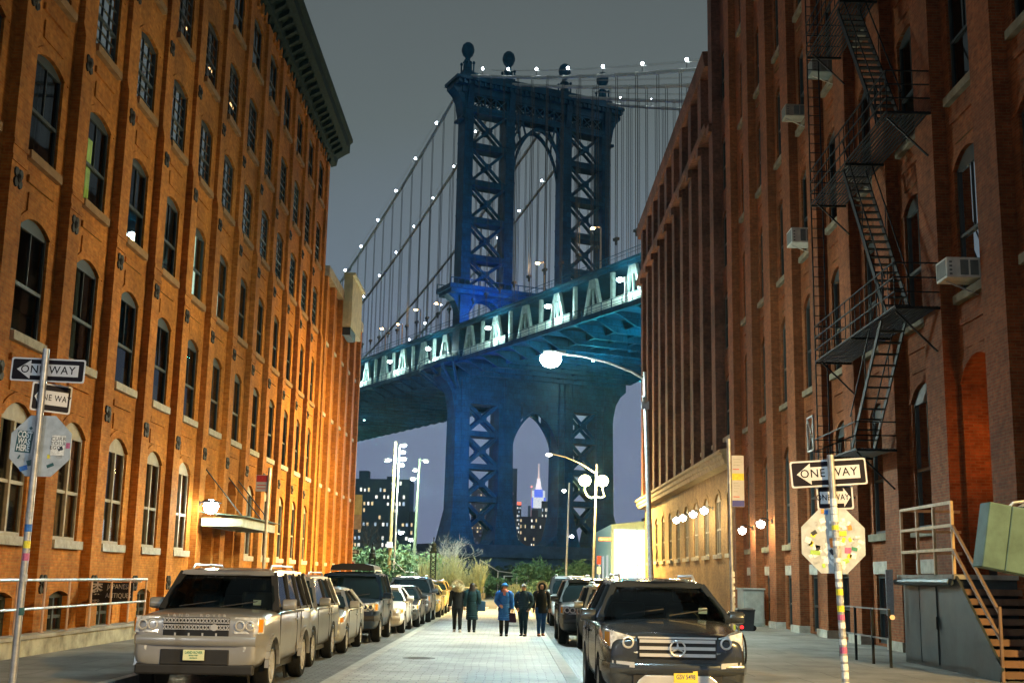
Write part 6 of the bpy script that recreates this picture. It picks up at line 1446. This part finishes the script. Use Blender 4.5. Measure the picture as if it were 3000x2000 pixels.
MB().tube([(-9.6, 104.8, 0), (-9.5, 104.8, 12.6)], [.09, .06], 8).build('service_pipe', M_steel, o, sm=40)
for z, dx in ((12.8, 1), (12.2, .9), (11.6, 1), (11.1, .8), (11.5, -1), (5.4, 1.1)): flood(o, -9.7 if dx > 0 else -9.95, 104.9, z, dx)
MB().box(-10.25, 104.7, 4.1, -9.75, 104.85, 4.6).build('meter_box', M_white, o)
o = thing('floodlight_pole', 'second floodlight pole, green and slimmer, between the ochre pole and the bridge tower', 'lamp pole', (-8.0, 108, 0))
MB().tube([(-8.25, 108, 0), (-7.95, 108, 12.0)], [.14, .1], 8).build('pole', pbr('green_pole', (.16, .22, .14), .6), o, sm=40)
for z, dx in ((11.8, 1), (11.0, -.7), (10.2, -1), (4.9, -1)): flood(o, -7.95, 108, z, dx)
plight('floodlight_light', (-9.2, 103.6, 11.6), 6500, (.8, 1, .8), .3); plight('floodlight_light', (-7, 102, 9.5), 5000, (.8, 1, .85), .3)
# corner lamp with twin globes and a long arm
SOD = emit('sodium_glow', (1, .8, .36), 60)
o = thing('corner_lamp', 'corner lamp with two dazzling amber heads on curled brackets and a reddish name plate', 'street lamp', (6.3, 92, .1))
MB().tube([(6.3, 92, .1), (6.32, 92, 1.2), (6.55, 92, 10.3)], [.13, .1, .07], 10).build('pole', M_steel, o, sm=40)
br2 = MB(); 
for sg, xe in ((-1, 5.68), (1, 7.0)):
    br2.tube([(6.5, 92, 7.9), (6.5+sg*.35, 92, 7.75), (6.5+sg*.65, 92, 7.9), (xe+sg*.02, 92, 8.3), (xe, 92, 8.75)], .04, 6)
br2.build('bracket', M_steel, o)
MB().tube([(6.52, 92, 9.6), (5.4, 92, 10.3), (4.2, 92, 10.8), (3.2, 92, 11.0)], [.06, .05, .045, .04], 8).build('arm', M_steel, o, sm=40)
for xe in (5.68, 6.98):
    MB().lathe([(.05, -.42), (.34, -.3), (.46, 0), (.34, .3), (.05, .42)], (xe, 92, 9.05), 12).build('bulb', SOD, o)  # bulbs enlarged too: the amber glare is put into their size
MB().lathe([(.04, -.14), (.2, -.1), (.24, 0), (.1, .1)], (2.95, 92, 10.95), 10).build('bulb', emit('arm_lamp_glow', (1, .93, .8), 14), o)
pl = MB().box(6.72, 91.98, 4.6, 7.75, 92.02, 4.88).build('street_name_plate', pbr('plate_red_brown', (.4, .12, .07), .5), o); text_part('lettering', 'Plymouth St', .21, SC['white'], pl, face_y(7.23, 91.97, 4.74), extrude=.002, sx=.85)
sp_b = MB().box(6.62, 91.98, 2.9, 6.9, 92.02, 3.5).build('notice_plate', SC['red'], o); MB().box(6.62, 91.98, 2.2, 6.9, 92.02, 2.7).build('notice_plate', SC['white'], o)
o = thing('park_lamp', 'slim lamp pole behind the corner lamp with a small white light part way up', 'street lamp', (4.4, 104, 0))
MB().tube([(4.85, 104, 0), (5.1, 104, 9.8)], [.1, .06], 8).build('pole', M_steel, o, sm=40)
for z, dx in ((9.1, -.35), (5.3, .35)): MB().lathe([(.03, -.12), (.15, -.05), (.15, .05), (.03, .12)], (5.0+dx, 104, z), 8).build('bulb', FL, o)
plight('sodium_light', (5.68, 91.4, 8.9), P_SOD, (1, .62, .16), .3, spot=(179, .7)); plight('sodium_light', (6.98, 91.4, 8.9), P_SOD, (1, .62, .16), .3, spot=(179, .7))
plight('sodium_halo_light', (5.68, 91.3, 9.05), P_SODG, (1, .62, .2), .4); plight('sodium_halo_light', (6.98, 91.3, 9.05), P_SODG, (1, .62, .2), .4)
# left far sign pole
o = thing('street_sign_post', 'far corner post with a vertical banner, a one way arrow and a red sign', 'sign', (-10.6, 86, .12))
MB().tube([(-10.75, 86, .1), (-10.95, 86, 8.0)], .06, 8).build('post', M_steel, o, sm=40)
MB().box(-10.8, 85.97, 5.9, -10.25, 86, 7.3).build('banner', pbr('banner_yellow', (.55, .52, .25), .8), o); MB().box(-10.8, 85.97, 4.9, -10.25, 86, 5.89).build('banner', pbr('banner_tan', (.45, .35, .28), .8), o)
pl = MB().box(-11.1, 85.9, 3.2, -10.3, 85.93, 3.5).build('sign_plate', M_refl, o); MB().box(-11.07, 85.895, 3.23, -10.33, 85.899, 3.47).build('black_field', M_signblack, pl); MB().prism([(-.3, -.05), (.1, -.05), (.1, -.1), (.3, 0), (.1, .1), (.1, .05), (-.3, .05)], (-10.7, 85.894, 3.35), (1, 0, 0), (0, 0, 1), (0, -1, 0), .002).build('arrow', M_refl, pl)
pl = MB().box(-11.05, 85.9, 2.0, -10.55, 85.93, 2.75).build('sign_plate', M_refl, o); MB().lathe([(.22, 0), (.22, .003)], (-10.8, 85.89, 2.45), 16, 'y').build('red_disc', SC['red'], pl); MB().box(-10.95, 85.885, 2.41, -10.65, 85.889, 2.49).build('white_bar', M_refl, pl)
# white lit pavilion at right
M_pav = pbr('pavilion_grey_green', (.24, .36, .36), .6, var=.15)
o = thing('lit_pavilion', 'low grey green building with dazzling white front at the right street end', 'building', (11, 108, 0))
MB().box(8.35, 100.2, 0, 18, 118, 5.4).prism([(0, 5.4), (0, 6.2), (10, 7.4), (10, 5.4)], (8.35, 100.2, 0), (1, 0, 0), (0, 0, 1), (0, 1, 0), 17.8).build('wall', M_pav, o)
gl = emit('lit_panel_white', (.93, .98, 1), 2.4)
for i in range(3): 
    MB().box(8.6+i*1.9, 100.12, 3.0, 10.4+i*1.9, 100.19, 5.8).build('lit_panel', gl, o); MB().box(8.6+i*1.9, 100.12, .3, 10.4+i*1.9, 100.19, 2.95).build('lit_panel', gl, o)
m = MB(); m.bar((9.3, 100.08, .1), (9.3, 100.08, 2.3), .07).bar((10.7, 100.08, .1), (10.7, 100.08, 2.3), .07).bar((9.3, 100.08, 2.3), (10.7, 100.08, 2.3), .07); m.build('door_frame', pbr('frame_blue_grey', (.2, .3, .35), .5), o)
for j in range(3): MB().box(8.3, 103+j*4.5, 1.0, 8.345, 103.5+j*4.5, 3.8).box(8.3, 104.2+j*4.5, 1.0, 8.345, 104.6+j*4.5, 3.8).build('window', emit('pavilion_window', (.8, .85, .8), .8), o)
# ================================================================ skyline across the river
def tower_bldg(name, label, x0, x1, y, z1, depth, m, nx, nz, frac, wm, seed, crown=None, cat='building', wsc=.55, z0=-2, extra=None):
    o = thing(name, label, cat, ((x0+x1)/2, y, z0), 'buildings across the river'); q = random.Random(seed)
    b = MB().box(x0, y, z0, x1, y+depth, z1)
    if extra: [b.box(*e_) for e_ in extra]
    b.build('wall', m, o); n_ = 0
    cw, ch = (x1-x0)/nx, (z1-max(z0, 2))/nz
    for i in range(nx):
        for j in range(nz):
            cx, cz = x0+cw*(i+.5), z1-ch*(j+.6); a, c_ = cw*wsc/2, ch*wsc/2
            if q.random() < frac and n_ < 95:
                n_ += 1; w2 = q.uniform(.7, 1.1); MB().box(cx-a*w2, y-.12, cz-c_, cx+a*w2, y-.02, cz+c_*q.uniform(.5, 1)).build('lit_window', q.choice(wm), o)
    return o
W1, W2, W3, W4 = emit('window_white', (1, .95, .85), 1.3), emit('window_warm', (1, .75, .4), .9), emit('window_cool', (.6, .8, 1), .8), emit('window_faint', (.25, .25, .4), .35)
M_b1 = pbr('block_teal', (.09, .15, .18), .8); M_b2 = pbr('block_plum', (.13, .1, .15), .8); M_b3 = pbr('block_slate', (.1, .1, .13), .8); M_b4 = pbr('block_blue', (.05, .08, .14), .8)
tower_bldg('apartment_block', 'dark teal apartment block with scattered lit windows behind the ochre pole', -90, -56.5, 700, 56, 30, M_b1, 15, 14, .26, [W1, W1, W2, W3], 3, extra=[(-86, 701, 56, -80.5, 710, 60.6), (-70, 701, 56, -65, 710, 57.6)])
tower_bldg('apartment_block', 'shorter dark wing of the apartment block, just right of it', -56, -54, 702, 38, 30, M_b1, 1, 8, .2, [W2], 4)
tower_bldg('office_tower', 'tall dim purple tower seen through the lattice of the left bridge leg', -46, -22, 1500, 108, 30, M_b2, 7, 24, .5, [W4, W4, W2], 5)
tower_bldg('office_tower', 'slim dark tower hugging the left edge of the bridge opening', 3, 9.5, 1500, 134, 20, M_b4, 2, 20, .1, [W4], 6)
tower_bldg('office_tower', 'narrow tower with a red light band on top inside the bridge opening', 9.6, 15, 1480, 88, 20, M_b3, 3, 18, .55, [W1, W3], 7, extra=[(10, 1479, 88, 14.8, 1490, 92)])
MB().box(10, 1478.5, 88.5, 14.8, 1478.9, 92).build('red_band', emit('red_band_glow', (1, .15, .08), 2), kids(bpy.data.objects['office_tower.002'])[0].parent)
tower_bldg('brick_block', 'broad plum coloured block with yellow windows below the lit skyscraper', 12, 44, 1300, 66, 20, M_b2, 14, 10, .28, [W1, W2, W2], 8, extra=[(24, 1301, 66, 31, 1310, 73)])
tower_bldg('office_tower', 'bright office slab with white window grid right of the lit skyscraper', 45.5, 62, 1700, 101, 20, M_b3, 7, 11, .8, [W1, W1, W3], 9, extra=[(45.5, 1702, 101, 62, 1720, 107.5)])
tower_bldg('office_tower', 'grey tower with a dotted column of lights behind the white pavilion', 110, 135, 1000, 52, 20, M_b3, 6, 9, .3, [W1, W2], 10)
tower_bldg('brick_block', 'low dark block right of the bridge tower', 88, 112, 1010, 34, 20, M_b2, 8, 5, .1, [W2], 11)
o = thing('antenna_mast', 'thin mast with red lights left of the lit skyscraper', 'mast', (26, 1500, 80)); MB().bar((27.3, 1500, 70), (27.3, 1500, 112), .8).build('mast', emit('mast_lights', (.6, .35, .45), .7), o)
MB().lathe([(.1, -1), (1, 0), (.1, 1)], (27.3, 1499, 112), 8).build('beacon', emit('beacon_red', (1, .2, .1), 4), o)
o = thing('lit_skyscraper', 'floodlit art deco skyscraper with white crown, blue shoulders and pale spire in the bridge opening', 'skyscraper', (95.5, 4000, 0))
EW, EB, EC = lit_blind('skyscraper_white', (.9, .95, 1), 1.3, 8), lit_blind('skyscraper_blue', (.12, .2, 1), 1.5, 3), emit('spire_white', (1, .9, .95), 1.4)  # floodlighting on the tiers is put in as their own glow
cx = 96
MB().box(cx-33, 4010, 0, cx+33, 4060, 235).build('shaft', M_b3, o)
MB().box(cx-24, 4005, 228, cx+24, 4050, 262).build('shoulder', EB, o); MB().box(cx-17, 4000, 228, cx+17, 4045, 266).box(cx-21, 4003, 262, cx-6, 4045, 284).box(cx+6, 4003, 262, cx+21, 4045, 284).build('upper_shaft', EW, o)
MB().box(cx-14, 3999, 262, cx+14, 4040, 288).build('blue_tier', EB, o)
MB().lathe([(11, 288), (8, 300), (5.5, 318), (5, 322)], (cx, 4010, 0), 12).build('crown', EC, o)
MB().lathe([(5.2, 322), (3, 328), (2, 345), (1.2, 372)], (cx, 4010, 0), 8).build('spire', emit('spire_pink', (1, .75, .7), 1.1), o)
plight('added_warm_fill', (4.2, 39.6, 5.6), P_FL1, (1, .72, .26), .2, spot=(140, 1), aim=(-15, -4, -5))  # warm fill without a fixture, added to brighten the near left facade
plight('added_warm_fill', (9.0, 64, 5.4), P_FL2, (1, .76, .3), .3, spot=(110, 1), aim=(-20, 1, -6))  # second added warm fill, for the far end of the left facade
for s_, u_, k_ in ((-62, 4, 1), (-38, 6, 1), (75, 8, .25)): plight('deck_teal_fill', tuple(W(u_, s_, zd(s_)-7.5)), P_UND*k_, (.06, .85, 1), .4)  # teal lights added below the deck to colour its underside
plight('tower_blue_fill', tuple(W(-7, -16, 24)), P_BLUE, (.03, .25, 1), .4); plight('tower_blue_fill', tuple(W(3, -9, 49)), P_BLUE*.5, (.03, .2, 1), .4)  # blue fills added at the tower, without any fixture
# out of frame: side street sodium lamp, then an added white fill behind camera
plight('unseen_side_light', (15, 2, 12), P_SIDE, (1, .62, .19), .15, spot=(76, .8), aim=(-14, 21, -23))
plight('unseen_side_light', (-15, -8, 9), P_SIDE2, (.93, .95, .9), .3, spot=(100, 1), aim=(24, 30, -22))
plight('near_fill_light', (.6, 8.5, 9.3), P_NEAR, (.6, .9, 1), .14, spot=(166, .8))  # unseen lamp added overhead to light the near road, cars and signs
# night haze round everything: lamps get a soft halo, far things fade
if HAZE:
    m, t, out_ = nt('night_air'); v = nd(t, 'ShaderNodeVolumePrincipled', Density=HAZE, Anisotropy=.9); v.inputs['Color'].default_value = (.6, .97, 1, 1)
    t.links.new(v.outputs[0], out_.inputs['Volume'])
    tag(MB().box(-6100, -320, -1.2, 6100, 6100, 420).build('haze', m), kind='stuff')
# ================================================================ render settings
S.render.engine = 'CYCLES'; cy = S.cycles
cy.use_adaptive_sampling = True; cy.adaptive_threshold = .02; cy.use_denoising = True
try: cy.denoiser = 'OPENIMAGEDENOISE'; cy.denoising_input_passes = 'RGB_ALBEDO_NORMAL'
except Exception: pass
cy.max_bounces = 5; cy.diffuse_bounces = 2; cy.glossy_bounces = 3; cy.transparent_max_bounces = 8; cy.transmission_bounces = 3
cy.sample_clamp_indirect = 4; cy.caustics_reflective = False; cy.caustics_refractive = False
S.view_settings.view_transform = 'Standard'; S.view_settings.look = 'None'; S.view_settings.exposure = 0; S.view_settings.gamma = 1
